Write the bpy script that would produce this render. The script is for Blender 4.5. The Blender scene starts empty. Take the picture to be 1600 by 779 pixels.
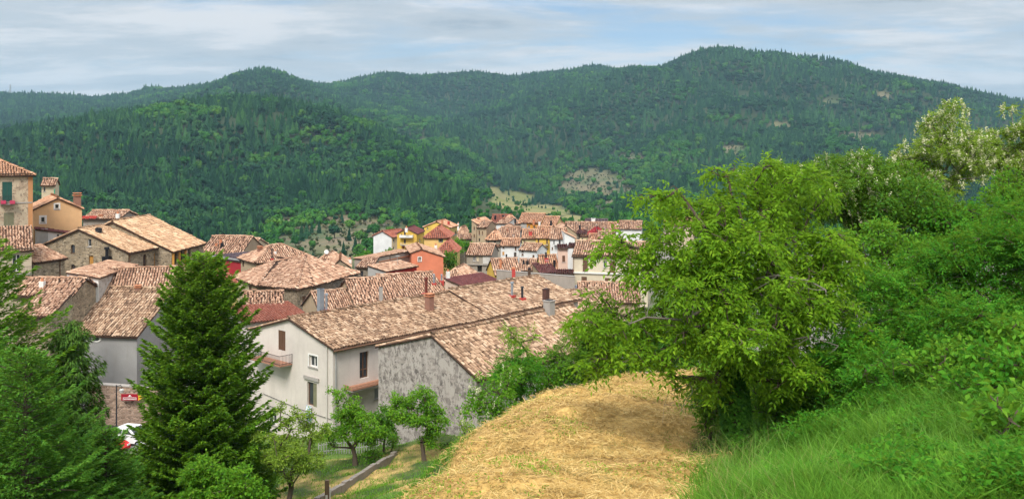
import bpy, math, random
import numpy as np

sc = bpy.context.scene
rng = np.random.default_rng(7)
random.seed(7)
F, HX, HY = 1400.0, 800.0, 240.0            # focal length and horizon in photo pixels (photo is 1600 wide)

# ------------------------------------------------------------------ camera
cam_d = bpy.data.cameras.new("camera"); cam = bpy.data.objects.new("camera", cam_d)
sc.collection.objects.link(cam)
cam_d.sensor_width = 36.0; cam_d.lens = 36.0 * F / 1600.0
cam_d.shift_y = -(389.5 - HY) / 1600.0
cam_d.clip_start = 0.1; cam_d.clip_end = 20000
cam.location = (0, 0, 0); cam.rotation_euler = (math.radians(90), 0, 0)
sc.camera = cam

# ------------------------------------------------------------------ world and sun
SUN_EL, SUN_AZ = math.radians(50), math.radians(-166)      # azimuth measured from +Y towards +X (the sun is behind left)
w = bpy.data.worlds.new("World"); sc.world = w; w.use_nodes = True
nt = w.node_tree; N = nt.nodes; L = nt.links
for n in list(N): N.remove(n)
def nd(t, **kw):
    n = N.new(t)
    for k, v in kw.items(): setattr(n, k, v)
    return n
out = nd('ShaderNodeOutputWorld'); bg = nd('ShaderNodeBackground')
sky = nd('ShaderNodeTexSky', sky_type='NISHITA', sun_disc=False, sun_elevation=SUN_EL, sun_rotation=SUN_AZ)
sky.altitude = 600; sky.air_density = 1.0; sky.dust_density = 1.2; sky.ozone_density = 2.0
bg.inputs['Strength'].default_value = 0.10
tc = nd('ShaderNodeTexCoord'); sx = nd('ShaderNodeSeparateXYZ'); L.new(tc.outputs['Generated'], sx.inputs[0])
def M(op, a, b=None, c=None):
    n = nd('ShaderNodeMath', operation=op)
    for i, v in enumerate((a, b, c)):
        if v is None: continue
        if isinstance(v, (int, float)): n.inputs[i].default_value = v
        else: L.new(v, n.inputs[i])
    return n.outputs[0]
zz = M('ADD', M('MAXIMUM', sx.outputs[2], 0.0), 0.09)
cx = M('DIVIDE', sx.outputs[0], zz); cy = M('DIVIDE', sx.outputs[1], zz)
cmb = nd('ShaderNodeCombineXYZ'); L.new(M('MULTIPLY', cx, 0.62), cmb.inputs[0]); L.new(cy, cmb.inputs[1]); cmb.inputs[2].default_value = 3.1
def noise(scale, detail, rough, dist=0.0, off=0.0):
    mp = nd('ShaderNodeMapping'); mp.inputs['Location'].default_value = (off, off * .7, off); L.new(cmb.outputs[0], mp.inputs[0])
    n = nd('ShaderNodeTexNoise'); L.new(mp.outputs[0], n.inputs['Vector'])
    n.inputs['Scale'].default_value = scale; n.inputs['Detail'].default_value = detail
    n.inputs['Roughness'].default_value = rough; n.inputs['Distortion'].default_value = dist
    return n.outputs['Fac']
def ramp(fac, stops, interp='EASE'):
    r = nd('ShaderNodeValToRGB'); r.color_ramp.interpolation = interp
    while len(r.color_ramp.elements) < len(stops): r.color_ramp.elements.new(0.5)
    for e, (p, c) in zip(r.color_ramp.elements, stops): e.position = p; e.color = (*c, 1) if len(c) == 3 else c
    L.new(fac, r.inputs[0]); return r.outputs[0]
cover = noise(0.62, 9, 0.66, 0.3, 1.3)            # where blue shows
tone = noise(1.1, 10, 0.66, 0.25, 5.2)              # light and dark cloud
cov = ramp(cover, [(0.33, (0.12,) * 3), (0.49, (0.98,) * 3)])
ccol = ramp(tone, [(0.30, (1.30, 1.48, 1.70)), (0.46, (2.15, 2.26, 2.38)), (0.60, (3.1, 3.02, 3.0))])
dim = nd('ShaderNodeMix', data_type='RGBA', blend_type='MULTIPLY'); dim.inputs['Factor'].default_value = 1.0; L.new(sky.outputs[0], dim.inputs['A']); dim.inputs['B'].default_value = (.40, .42, .44, 1)
mx = nd('ShaderNodeMix', data_type='RGBA'); L.new(cov, mx.inputs['Factor']); L.new(dim.outputs['Result'], mx.inputs['A']); L.new(ccol, mx.inputs['B'])
# an overcast sky is brighter overhead than at the horizon
vs = nd('ShaderNodeVectorMath', operation='SCALE'); L.new(mx.outputs['Result'], vs.inputs[0]); L.new(M('ADD', M('MULTIPLY', M('MAXIMUM', M('SUBTRACT', sx.outputs[2], 0.16), 0.0), 2.6), 1.0), vs.inputs['Scale'])
L.new(vs.outputs[0], bg.inputs['Color']); L.new(bg.outputs[0], out.inputs[0])

sd = bpy.data.lights.new("sun", 'SUN'); sun = bpy.data.objects.new("sun", sd); sc.collection.objects.link(sun)
sd.energy = 1.5; sd.angle = math.radians(22); sd.color = (1.0, 0.955, 0.88)
sun.rotation_euler = (math.radians(90) - SUN_EL, 0, math.pi - SUN_AZ)   # shines from azimuth SUN_AZ
sc.view_settings.view_transform = 'Standard'; sc.view_settings.look = 'None'
sc.view_settings.gamma = 1.0; sc.view_settings.exposure = 1.5; sc.view_settings.use_curve_mapping = False
sc.cycles.max_bounces = 6; sc.cycles.diffuse_bounces = 3; sc.cycles.transmission_bounces = 3; sc.cycles.transparent_max_bounces = 6
sc.cycles.use_denoising = True; sc.cycles.volume_bounces = 0
sc.cycles.use_adaptive_sampling = True; sc.cycles.adaptive_threshold = 0.02

# ------------------------------------------------------------------ helpers
def P(px, py, Y): return np.array([(px - HX) / F * Y, Y, (HY - py) / F * Y])
def sstep(a, b, x):
    t = np.clip((x - a) / (b - a), 0, 1); return t * t * (3 - 2 * t)
def _hash(ix, iy, seed):
    h = (ix.astype(np.int64) * 374761393 + iy.astype(np.int64) * 668265263 + seed * 1442695041) & 0xffffffff
    h = ((h ^ (h >> 13)) * 1274126177) & 0xffffffff
    return ((h ^ (h >> 16)) & 0xffff) / 65535.0
def vnoise(x, y, seed=0):
    x = np.asarray(x, float); y = np.asarray(y, float)
    ix = np.floor(x); iy = np.floor(y); fx = x - ix; fy = y - iy
    fx = fx * fx * (3 - 2 * fx); fy = fy * fy * (3 - 2 * fy)
    a = _hash(ix, iy, seed); b = _hash(ix + 1, iy, seed); c = _hash(ix, iy + 1, seed); d = _hash(ix + 1, iy + 1, seed)
    return (a * (1 - fx) + b * fx) * (1 - fy) + (c * (1 - fx) + d * fx) * fy
def fbm(x, y, seed=0, o=4):
    s = 0; a = 0.5; t = 0
    for k in range(o):
        s = s + a * vnoise(x * 2 ** k + 17.3 * k, y * 2 ** k - 9.1 * k, seed + k); t += a; a *= 0.5
    return s / t

def link(o, parent=None):
    sc.collection.objects.link(o)
    if parent is not None: o.parent = parent
    return o
def tag(o, label=None, cat=None, group=None, kind=None):
    if label: o['label'] = label
    if cat: o['category'] = cat
    if group: o['group'] = group
    if kind: o['kind'] = kind
    return o
def empty(name, loc, rz=0, label=None, cat=None, group=None):
    o = bpy.data.objects.new(name, None); o.location = [float(v) for v in loc]; o.rotation_euler = (0, 0, rz); o.empty_display_size = 0.3
    link(o); tag(o, label, cat, group); return o
def np_mesh(name, V, faces, mats=(), midx=None, parent=None, smooth=False, loc=None, cols=None):
    """faces: list of int arrays (n,k)"""
    me = bpy.data.meshes.new(name)
    V = np.asarray(V, dtype=np.float32).reshape(-1, 3)
    faces = [np.asarray(f, dtype=np.int32) for f in faces if len(f)]
    me.vertices.add(len(V)); me.vertices.foreach_set('co', V.ravel())
    li = np.concatenate([f.ravel() for f in faces]); tot = np.concatenate([np.full(len(f), f.shape[1], np.int32) for f in faces])
    me.loops.add(len(li)); me.loops.foreach_set('vertex_index', li)
    me.polygons.add(len(tot)); st = np.concatenate([[0], np.cumsum(tot)[:-1]]).astype(np.int32)
    me.polygons.foreach_set('loop_start', st)
    if midx is not None: me.polygons.foreach_set('material_index', np.asarray(midx, np.int32))
    if smooth: me.polygons.foreach_set('use_smooth', np.ones(len(tot), bool))
    for m in mats: me.materials.append(m)
    if cols is not None:
        a = me.attributes.new('col', 'FLOAT_COLOR', 'POINT')
        c4 = np.ones((len(V), 4), np.float32); c4[:, :3] = cols; a.data.foreach_set('color', c4.ravel())
    me.update(calc_edges=True); me.validate()
    o = bpy.data.objects.new(name, me)
    if loc is not None: o.location = [float(v) for v in loc]
    return link(o, parent)

class MB:
    """collects polygons, boxes, bars and tubes; one mesh object"""
    def __init__(s): s.v = []; s.f = []; s.m = []
    def poly(s, pts, m=0):
        n = len(s.v); s.v += [tuple(map(float, p)) for p in pts]; s.f.append(list(range(n, n + len(pts)))); s.m.append(m)
    def hexa(s, c8, m=0):
        n = len(s.v); s.v += [tuple(map(float, p)) for p in c8]
        for f in ((0, 3, 2, 1), (4, 5, 6, 7), (0, 1, 5, 4), (1, 2, 6, 5), (2, 3, 7, 6), (3, 0, 4, 7)):
            s.f.append([n + i for i in f]); s.m.append(m)
    def box(s, x0, x1, y0, y1, z0, z1, m=0):
        s.hexa([(x0, y0, z0), (x1, y0, z0), (x1, y1, z0), (x0, y1, z0), (x0, y0, z1), (x1, y0, z1), (x1, y1, z1), (x0, y1, z1)], m)
    def obox(s, o, X, Y, Z, x0, x1, y0, y1, z0, z1, m=0):
        o, X, Y, Z = map(np.asarray, (o, X, Y, Z))
        s.hexa([o + X * a + Y * b + Z * c for c in (z0, z1) for a, b in ((x0, y0), (x1, y0), (x1, y1), (x0, y1))], m)
    def tube(s, pts, r, n=6, m=0, cap=True):
        pts = [np.asarray(p, float) for p in pts]; r = r if hasattr(r, '__len__') else [r] * len(pts); b = len(s.v)
        for i, p in enumerate(pts):
            d = pts[min(i + 1, len(pts) - 1)] - pts[max(i - 1, 0)]; d = d / (np.linalg.norm(d) + 1e-9)
            a = np.cross(d, (0, 0, 1) if abs(d[2]) < .9 else (1, 0, 0)); a /= np.linalg.norm(a); c = np.cross(d, a)
            for k in range(n):
                t = 2 * math.pi * k / n; s.v.append(tuple(p + r[i] * (a * math.cos(t) + c * math.sin(t))))
        for i in range(len(pts) - 1):
            for k in range(n):
                k2 = (k + 1) % n; s.f.append([b + i * n + k, b + i * n + k2, b + (i + 1) * n + k2, b + (i + 1) * n + k]); s.m.append(m)
        if cap:
            s.f.append([b + k for k in range(n)]); s.m.append(m); e = b + (len(pts) - 1) * n; s.f.append([e + k for k in reversed(range(n))]); s.m.append(m)
    def build(s, name, mats, parent=None, smooth=False, loc=None):
        me = bpy.data.meshes.new(name); me.from_pydata(s.v, [], s.f)
        for m in (mats if isinstance(mats, (list, tuple)) else [mats]): me.materials.append(m)
        me.polygons.foreach_set('material_index', s.m)
        if smooth: me.polygons.foreach_set('use_smooth', [True] * len(s.f))
        me.update(); o = bpy.data.objects.new(name, me)
        if loc is not None: o.location = [float(v) for v in loc]
        return link(o, parent)

# ------------------------------------------------------------------ materials
class NT:
    def __init__(s, name):
        s.mat = bpy.data.materials.new(name); s.mat.use_nodes = True; s.t = s.mat.node_tree; s.N = s.t.nodes; s.L = s.t.links
        s.b = s.N['Principled BSDF']; s.o = s.N['Material Output']; s.b.inputs['Specular IOR Level'].default_value = 0.2
    def n(s, t, **kw):
        n = s.N.new(t)
        for k, v in kw.items(): setattr(n, k, v)
        return n
    def coord(s, scale=(1, 1, 1), rot=(0, 0, 0)):
        t = s.n('ShaderNodeTexCoord'); m = s.n('ShaderNodeMapping'); s.L.new(t.outputs['Object'], m.inputs[0])
        m.inputs['Scale'].default_value = scale; m.inputs['Rotation'].default_value = rot; return m.outputs[0]
    def noise(s, vec, scale, detail=4, rough=.55, dist=0):
        n = s.n('ShaderNodeTexNoise'); s.L.new(vec, n.inputs['Vector'])
        n.inputs['Scale'].default_value = scale; n.inputs['Detail'].default_value = detail; n.inputs['Roughness'].default_value = rough; n.inputs['Distortion'].default_value = dist
        return n.outputs['Fac']
    def ramp(s, fac, stops, interp='LINEAR'):
        r = s.n('ShaderNodeValToRGB'); r.color_ramp.interpolation = interp
        while len(r.color_ramp.elements) < len(stops): r.color_ramp.elements.new(0.5)
        for e, (p, c) in zip(r.color_ramp.elements, stops): e.position = p; e.color = (*c, 1) if hasattr(c, '__len__') else (c, c, c, 1)
        s.L.new(fac, r.inputs[0]); return r.outputs[0]
    def mix(s, f, a, b, mode='MIX'):
        n = s.n('ShaderNodeMix', data_type='RGBA', blend_type=mode)
        for k, v in (('Factor', f), ('A', a), ('B', b)):
            if hasattr(v, 'is_output') or isinstance(v, bpy.types.NodeSocket): s.L.new(v, n.inputs[k])
            elif k == 'Factor': n.inputs[k].default_value = v
            else: n.inputs[k].default_value = (*v, 1)
        return n.outputs['Result']
    def bump(s, h, strength=.5, dist=.05):
        b = s.n('ShaderNodeBump'); b.inputs['Strength'].default_value = strength; b.inputs['Distance'].default_value = dist
        s.L.new(h, b.inputs['Height']); s.L.new(b.outputs[0], s.b.inputs['Normal'])
    def done(s, col=None, rough=.9):
        if col is not None:
            if isinstance(col, bpy.types.NodeSocket): s.L.new(col, s.b.inputs['Base Color'])
            else: s.b.inputs['Base Color'].default_value = (*col, 1)
        s.b.inputs['Roughness'].default_value = rough; return s.mat
_mc = {}
def memo(f):
    def g(*a):
        k = (f.__name__,) + a
        if k not in _mc: _mc[k] = f(*a)
        return _mc[k]
    return g
@memo
def plain(name, col, rough=.8, metal=0.):
    m = NT(name); m.b.inputs['Metallic'].default_value = metal
    v = m.coord(); f = m.noise(v, 3.0, 3); c = m.mix(f, [x * .8 for x in col], [min(1, x * 1.15) for x in col]); return m.done(c, rough)
@memo
def plaster(col, dirt=.35, dcol=(.16, .12, .09)):
    col = tuple(x * .80 for x in col); m = NT('plaster'); v = m.coord(); v2 = m.coord((1.2, 1.2, .22))
    big = m.ramp(m.noise(v, .35, 6, .62), [(.35, 0.), (.68, 1.)])
    c = m.mix(big, [x * .86 for x in col], [min(1, x * 1.08) for x in col])
    st = m.ramp(m.noise(v2, 1.1, 6, .7, .6), [(.50, 0.), (.80, 1.)])
    c = m.mix(m.mix(.5, (0, 0, 0), st, 'MIX') if False else st, c, m.mix(dirt, c, dcol))
    fine = m.ramp(m.noise(v, 5.5, 4, .7), [(.58, 0.), (.72, .5)])
    c = m.mix(fine, c, m.mix(dirt * .9, c, dcol)); m.bump(m.noise(v, 9, 4), .25, .02); return m.done(c, .92)
@memo
def patched(col, pcol, amount=.5, scale=.9):
    """plaster that has fallen off in patches, showing what is under it"""
    col = tuple(x * .8 for x in col); pcol = tuple(x * .8 for x in pcol); m = NT('patched_plaster'); v = m.coord(); n = m.noise(v, scale, 9, .74, .9)
    n2 = m.noise(m.coord((1, 1, .45)), 3.2, 6, .75, .5); s = m.n('ShaderNodeMath', operation='ADD'); m.L.new(n, s.inputs[0])
    q = m.n('ShaderNodeMath', operation='MULTIPLY'); m.L.new(n2, q.inputs[0]); q.inputs[1].default_value = .9; m.L.new(q.outputs[0], s.inputs[1])
    k = m.ramp(s.outputs[0], [(1.17 - amount * .5, 0.), (1.27 - amount * .5, 1.)])
    vo = m.n('ShaderNodeTexVoronoi'); m.L.new(m.coord((1, 1, 1.6)), vo.inputs['Vector']); vo.inputs['Scale'].default_value = 3.2
    pc = m.mix(m.ramp(vo.outputs['Color'], [(.1, 0.), (.9, 1.)]), [x * .55 for x in pcol], [min(1, x * 1.5) for x in pcol])
    c = m.mix(m.noise(v, .5, 5), [x * .85 for x in col], [min(1, x * 1.1) for x in col])
    c = m.mix(k, c, pc); m.bump(n2, .5, .04); return m.done(c, .95)
@memo
def stone(col=(.36, .29, .21), mort=(.44, .37, .28), scale=3.0):
    col = tuple(x * .78 for x in col); mort = tuple(x * .78 for x in mort); m = NT('rubble_stone'); v = m.coord((1, 1, 1.7)); 
    vo = m.n('ShaderNodeTexVoronoi'); m.L.new(v, vo.inputs['Vector']); vo.inputs['Scale'].default_value = scale; vo.inputs['Randomness'].default_value = .9
    ve = m.n('ShaderNodeTexVoronoi', feature='DISTANCE_TO_EDGE'); m.L.new(v, ve.inputs['Vector']); ve.inputs['Scale'].default_value = scale; ve.inputs['Randomness'].default_value = .9
    rc = m.n('ShaderNodeSeparateColor'); m.L.new(vo.outputs['Color'], rc.inputs[0])
    c = m.ramp(rc.outputs[0], [(0., [x * .4 for x in col]), (.35, [x * .85 for x in col]), (.7, col), (1., [min(1, x * 1.5) for x in col])])
    e = m.ramp(ve.outputs['Distance'], [(.02, 1.), (.09, 0.)])
    c = m.mix(e, c, mort); c = m.mix(m.ramp(m.noise(m.coord(), .5, 5), [(.3, 0.), (.7, .55)]), c, [x * .62 for x in col])
    m.bump(m.ramp(ve.outputs['Distance'], [(0., 0.), (.15, 1.)]), .6, .06); return m.done(c, .95)
@memo
def tile_mat(kind):
    m = NT('roof_tile_' + kind); g = m.n('ShaderNodeNewGeometry')
    S = {'old': [(0, (.10, .06, .04)), (.13, (.20, .12, .075)), (.3, (.33, .20, .125)), (.55, (.46, .31, .20)), (.8, (.60, .45, .31)), (1, (.72, .60, .46))],
         'pink': [(0, (.16, .08, .055)), (.2, (.36, .19, .12)), (.5, (.52, .31, .21)), (.8, (.62, .42, .30)), (1, (.72, .57, .45))],
         'orange': [(0, (.26, .10, .05)), (.3, (.50, .24, .13)), (.7, (.62, .34, .20)), (1, (.70, .47, .33))],
         'gold': [(0, (.20, .11, .06)), (.2, (.42, .25, .13)), (.5, (.58, .38, .22)), (.8, (.68, .48, .30)), (1, (.76, .62, .44))],
         'red': [(0, (.34, .11, .08)), (.5, (.48, .18, .13)), (1, (.58, .28, .21))],
         'maroon': [(0, (.15, .05, .06)), (.5, (.20, .075, .08)), (1, (.25, .10, .10))],
         'slate': [(0, (.09, .06, .08)), (.5, (.14, .11, .14)), (1, (.26, .23, .26))],
         'crimson': [(0, (.28, .02, .03)), (.5, (.36, .035, .045)), (1, (.42, .06, .06))]}[kind]
    S = [(p_, tuple(np.array(c_) * .68 + np.dot(c_, (.35, .45, .2)) * np.array([1.2, .98, .78]) * .32)) for p_, c_ in S] if kind in ('old', 'pink', 'gold', 'orange') else S; mean_ = np.array(S[len(S) // 2][1]); S = [(p_, tuple((np.array(c_) * .8 + mean_ * .2) * (.70 if kind not in ('old', 'pink', 'gold', 'orange') else .92) * np.array([1.06, .95, .86]))) for p_, c_ in S]
    c = m.ramp(g.outputs['Random Per Island'], S)
    v = m.coord(); d = m.ramp(m.noise(v, .45, 6, .7), [(.42, 0.), (.72, .6)])
    c = m.mix(d, c, [x * .55 for x in S[len(S) // 2][1]])
    l = m.ramp(m.noise(v, 6, 4, .7), [(.6, 0.), (.75, .5)]); c = m.mix(l, c, (.27, .245, .19) if kind in ('old', 'pink', 'gold') else S[-1][1])
    oi = m.n('ShaderNodeObjectInfo'); c = m.mix(m.ramp(oi.outputs['Random'], [(0, .0), (1, .55)]), c, m.mix(1.0, c, (.86, .84, .82), 'MULTIPLY')); return m.done(c, .9)
@memo
def leaf_mat(name, c0, c1, c2, transl=.35):
    """three greens chosen per leaf; light passes through the leaf"""
    m = NT(name); g = m.n('ShaderNodeNewGeometry'); oi = m.n('ShaderNodeObjectInfo')
    c = m.ramp(g.outputs['Random Per Island'], [(0, c0), (.5, c1), (1, c2)])
    v = m.coord(); big = m.ramp(m.noise(v, .9, 3), [(.3, 0.), (.7, .6)]); c = m.mix(big, c, c0)
    c = m.mix(m.ramp(oi.outputs['Random'], [(0, 0.), (1, .35)]), c, c0)
    m.L.new(c, m.b.inputs['Base Color']); m.b.inputs['Roughness'].default_value = .7; m.b.inputs['Specular IOR Level'].default_value = .08
    t = m.n('ShaderNodeBsdfTranslucent'); bright = m.mix(.5, c, (.30, .42, .04)); m.L.new(bright, t.inputs['Color'])
    mx = m.n('ShaderNodeMixShader'); mx.inputs[0].default_value = transl; m.L.new(m.b.outputs[0], mx.inputs[1]); m.L.new(t.outputs[0], mx.inputs[2])
    m.L.new(mx.outputs[0], m.o.inputs['Surface']); return m.mat
def bark(name='bark', col=(.11, .085, .06)):
    return plain(name, col, .95)
GLASS = None
def glass():
    global GLASS
    if GLASS is None:
        m = NT('window_glass'); m.b.inputs['Specular IOR Level'].default_value = .6
        GLASS = m.done(m.mix(m.noise(m.coord(), 1.3, 2), (.02, .025, .03), (.06, .065, .07)), .12)
    return GLASS

# ------------------------------------------------------------------ terrain
PXG = np.arange(-1400, 3000, 5.0)
ROWS = {
 400: [(-1400, 420), (0, 392), (200, 402), (400, 405), (600, 405), (700, 385), (800, 360), (900, 357), (1000, 362), (1300, 380), (3000, 380)],
 500: [(-1400, 380), (0, 360), (200, 372), (400, 382), (600, 378), (700, 368), (780, 346), (850, 343), (950, 352), (1100, 360), (3000, 360)],
 620: [(-1400, 330), (0, 322), (200, 330), (400, 348), (500, 345), (600, 352), (700, 345), (760, 322), (850, 333), (950, 350), (1100, 352), (3000, 350)],
 900: [(-1400, 260), (0, 265), (200, 245), (300, 240), (400, 247), (500, 255), (600, 275), (700, 297), (760, 308), (830, 330), (900, 345), (1000, 335), (1200, 325), (1600, 310), (3000, 300)],
 1200: [(-1400, 220), (0, 238), (100, 220), (200, 197), (300, 178), (340, 171), (420, 167), (480, 177), (560, 201), (640, 235), (700, 263), (760, 303), (810, 334), (900, 330), (1000, 305), (1100, 285), (1600, 250), (3000, 240)],
 1500: [(-1400, 240), (0, 240), (100, 238), (300, 225), (500, 225), (600, 232), (700, 255), (760, 272), (800, 285), (900, 275), (1000, 250), (1100, 228), (1200, 220), (1400, 222), (1600, 235), (3000, 240)],
 1900: [(-1400, 180), (0, 215), (100, 215), (300, 185), (400, 168), (500, 185), (600, 200), (700, 222), (760, 225), (800, 212), (850, 195), (900, 178), (1000, 160), (1100, 140), (1200, 145), (1300, 150), (1400, 162), (1500, 180), (1600, 200), (3000, 260)],
 2300: [(-1400, 150), (0, 185), (200, 175), (300, 158), (380, 128), (410, 120), (440, 128), (500, 155), (600, 175), (700, 195), (760, 180), (800, 165), (850, 148), (900, 134), (950, 122), (1000, 117), (1050, 104), (1090, 94), (1120, 91), (1160, 96), (1200, 103), (1300, 109), (1350, 114), (1400, 126), (1450, 136), (1500, 151), (1550, 166), (1600, 180), (1800, 215), (3000, 240)],
 2800: [(-1400, 155), (0, 157), (80, 158), (150, 163), (200, 153), (240, 145), (290, 143), (330, 140), (410, 128), (470, 132), (500, 142), (520, 144), (560, 134), (600, 128), (650, 130), (700, 126), (750, 122), (800, 129), (850, 122), (900, 112), (940, 110), (980, 120), (1050, 130), (1200, 140), (1500, 180), (1600, 200), (3000, 250)],
 3600: [(-1400, 210), (0, 215), (800, 215), (1500, 235), (3000, 250)],
 6000: [(-1400, 238), (3000, 238)]}
_ys = np.array(sorted(ROWS)); _ly = np.log(_ys)
_k = np.exp(-0.5 * (np.arange(-6, 7) / 2.2) ** 2); _k /= _k.sum()
_tab = []
for y in _ys:
    p = np.array(ROWS[y], float); r = np.interp(PXG, p[:, 0], p[:, 1]); _tab.append(np.convolve(np.pad(r, 6, 'edge'), _k, 'valid'))
_tab = np.array(_tab)
# monotone cubic slopes along log distance
_h = np.diff(_ly)[:, None]; _d = np.diff(_tab, axis=0) / _h; _m = np.zeros_like(_tab)
for i in range(1, len(_ys) - 1):
    a, b = _d[i - 1], _d[i]; _m[i] = np.where(a * b > 0, 2 * a * b / (a + b + 1e-12), 0)
_m[0] = _d[0]; _m[-1] = _d[-1]
def far_py(px, Y):
    ly = np.log(np.clip(Y, 401, 5999)); i = np.clip(np.searchsorted(_ly, ly) - 1, 0, len(_ys) - 2)
    c = np.clip((px - PXG[0]) / 5.0, 0, len(PXG) - 1.001); j = c.astype(int); f = c - j
    g = lambda T, ii: T[ii, j] * (1 - f) + T[ii, j + 1] * f
    h = _ly[i + 1] - _ly[i]; t = (ly - _ly[i]) / h
    return (g(_tab, i) * (1 + 2 * t) * (1 - t) ** 2 + h * g(_m, i) * t * (1 - t) ** 2 + g(_tab, i + 1) * t * t * (3 - 2 * t) + h * g(_m, i + 1) * t * t * (t - 1))
def far_z(x, y):
    px = HX + F * x / y; z = (HY - far_py(px, y)) / F * y
    ridge = 1 - 0.75 * np.exp(-((np.log(y) - math.log(2550)) / .22) ** 2) - .8 * np.exp(-((np.log(y) - math.log(1200)) / .16) ** 2)
    n = fbm(x / 330 + 3, y / 520, 11, 4) - .5; rn = 1 - np.abs(2 * fbm(x / 210 + 9, y / 460 + 2, 23, 3) - 1) * 2
    amp = sstep(420, 1500, y)
    return z + amp * ridge * (n * 80 + rn * 38)
CT = [(-1.8, 17, -6.5), (3.7, 17, -6.4), (1, 12, -5.2), (-1.5, 12, -5.4), (0, 8, -4.3), (0, 4, -3.6), (-1.07, 25, -7.9), (4, 25, -7.4), (.64, 30, -8.4), (4, 31, -8.1),
 (7, 30, -8.0), (3.9, 34, -8.6), (7, 35, -8.6), (-4.6, 17, -9.6), (-5.5, 25, -12.2), (-3.4, 30, -12.3), (-2.5, 36, -13.2), (2, 41, -13.5), (8, 42, -12), (12, 38, -9.5),
 (-5.1, 45, -16.1), (-10.3, 45, -17.2), (-4.8, 50, -17), (-8.6, 50, -17.5), (-3.8, 54, -17), (-11.4, 42, -16.6), (-15, 38, -16), (-17, 30, -15), (-27, 35, -17.5), (-12, 25, -14), (-10, 15, -11), (-20, 15, -12),
 (-8, 8, -9), (-20, 4, -11), (9.3, 20, -5.1), (4.3, 12, -4.6), (11.4, 20, -4.8), (6.3, 11, -4.1), (5, 6, -3.4), (15, 4, -2), (20, 15, -3), (15, 30, -5.6), (10, 30, -7), (20, 30, -4.2), (27, 40, -5.5), (17, 45, -9.5), (22, 60, -14), (5.63, 22.5, -7.45), (7.5, 25, -7.3),
 (-12.4, 62, -19.8), (-8, 58, -19), (0, 55, -17.8), (5, 75, -19.5), (15, 80, -18.5), (-25, 62, -21), (-33, 75, -23.8), (-28, 68, -22.6), (-45, 80, -23.6), (-40, 60, -21.5), (-60, 60, -20),
 (-52, 95, -15.5), (-60, 92, -15.5), (-47, 93, -16), (-41, 94, -16.5), (-36, 88, -20), (-28, 107, -21.5), (-21, 125, -24), (-24, 160, -25), (-32, 205, -27), (-11, 180, -24.6), (-4, 185, -25), (-8, 165, -24.8), (11, 150, -26), (0, 230, -27.5), (15, 260, -28), (30, 280, -28),
 (0, 150, -26), (-20, 100, -21.5), (10, 100, -22), (30, 120, -22), (60, 150, -24), (100, 200, -28), (-60, 130, -19), (-85, 110, -18), (-100, 150, -26), (-60, 180, -33), (-50, 230, -42), (-100, 250, -52), (-30, 300, -48), (0, 320, -40), (40, 330, -40), (-70, 90, -16),
 (60, 60, -10), (50, 30, -2), (40, 10, 0), (80, 100, -20), (-70, 40, -22), (-70, 10, -20), (-150, 100, -25), (150, 100, -15), (200, 250, -35), (-200, 250, -60)]
_c = np.array(CT, float)
_e = []
for px in range(-1200, 2900, 250):
    for Y in (400, 500):
        x = (px - HX) / F * Y; _e.append((x, Y, float(far_z(np.array([x]), np.array([float(Y)]))[0])))
_c = np.vstack([_c, _e])
def _ker(r2): return np.sqrt(r2 + 4.0)
_A = _ker(((_c[:, None, :2] - _c[None, :, :2]) ** 2).sum(-1)); n_ = len(_c)
_B = np.zeros((n_ + 3, n_ + 3)); _B[:n_, :n_] = _A; _B[:n_, n_] = 1; _B[:n_, n_ + 1:] = _c[:, :2]; _B[n_, :n_] = 1; _B[n_ + 1:, :n_] = _c[:, :2].T
_w = np.linalg.solve(_B, np.concatenate([_c[:, 2], [0, 0, 0]]))
def near_z(x, y):
    sh = x.shape; q = np.stack([x.ravel(), y.ravel()], 1); o = np.empty(len(q))
    for i in range(0, len(q), 20000):
        s = q[i:i + 20000]; o[i:i + 20000] = _ker(((s[:, None] - _c[None, :, :2]) ** 2).sum(-1)) @ _w[:n_] + _w[n_] + s @ _w[n_ + 1:]
    return o.reshape(sh)
def ground(x, y):
    x = np.atleast_1d(np.asarray(x, float)); y = np.atleast_1d(np.asarray(y, float)); z = np.empty_like(x)
    k = sstep(310, 420, y); a = k < 1; b = k > 0; z[:] = 0
    if a.any(): z[a] += near_z(x[a], y[a]) * (1 - k[a])
    if b.any(): z[b] += far_z(x[b], y[b]) * k[b]
    bump = ((fbm(x * .9, y * .9, 5, 3) - .5) * .35 + (fbm(x * .45 + 5, y * 1.5, 6, 3) - .5) * .38) * (1 - sstep(60, 90, y)); return z + bump
def g1(x, y): return float(ground(x, y)[0])

# straw field outline in plan (x, y)
STRAW = np.array([(-1.2, 4), (-1.9, 14), (-2.1, 17), (-1.9, 22), (-1.2, 25), (-.4, 28), (.7, 31), (2.6, 33.8), (4.8, 35.2), (6.9, 35), (7.0, 32), (6.1, 28), (5.0, 24), (4.35, 20), (3.8, 17), (3.0, 13.5), (2.4, 10), (2, 4)])
def in_poly(x, y, poly):
    r = np.zeros(x.shape, bool); n = len(poly)
    for i in range(n):
        x0, y0 = poly[i]; x1, y1 = poly[(i + 1) % n]
        c = ((y0 > y) != (y1 > y)) & (x < (x1 - x0) * (y - y0) / (y1 - y0 + 1e-12) + x0); r ^= c
    return r
def edge_dist(x, y, poly):
    d = np.full(x.shape, 1e9); n = len(poly)
    for i in range(n):
        a = poly[i]; b = poly[(i + 1) % n]; ab = b - a; t = np.clip(((x - a[0]) * ab[0] + (y - a[1]) * ab[1]) / (ab @ ab), 0, 1)
        d = np.minimum(d, np.hypot(x - a[0] - t * ab[0], y - a[1] - t * ab[1]))
    return np.where(in_poly(x, y, poly), d, -d)

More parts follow.
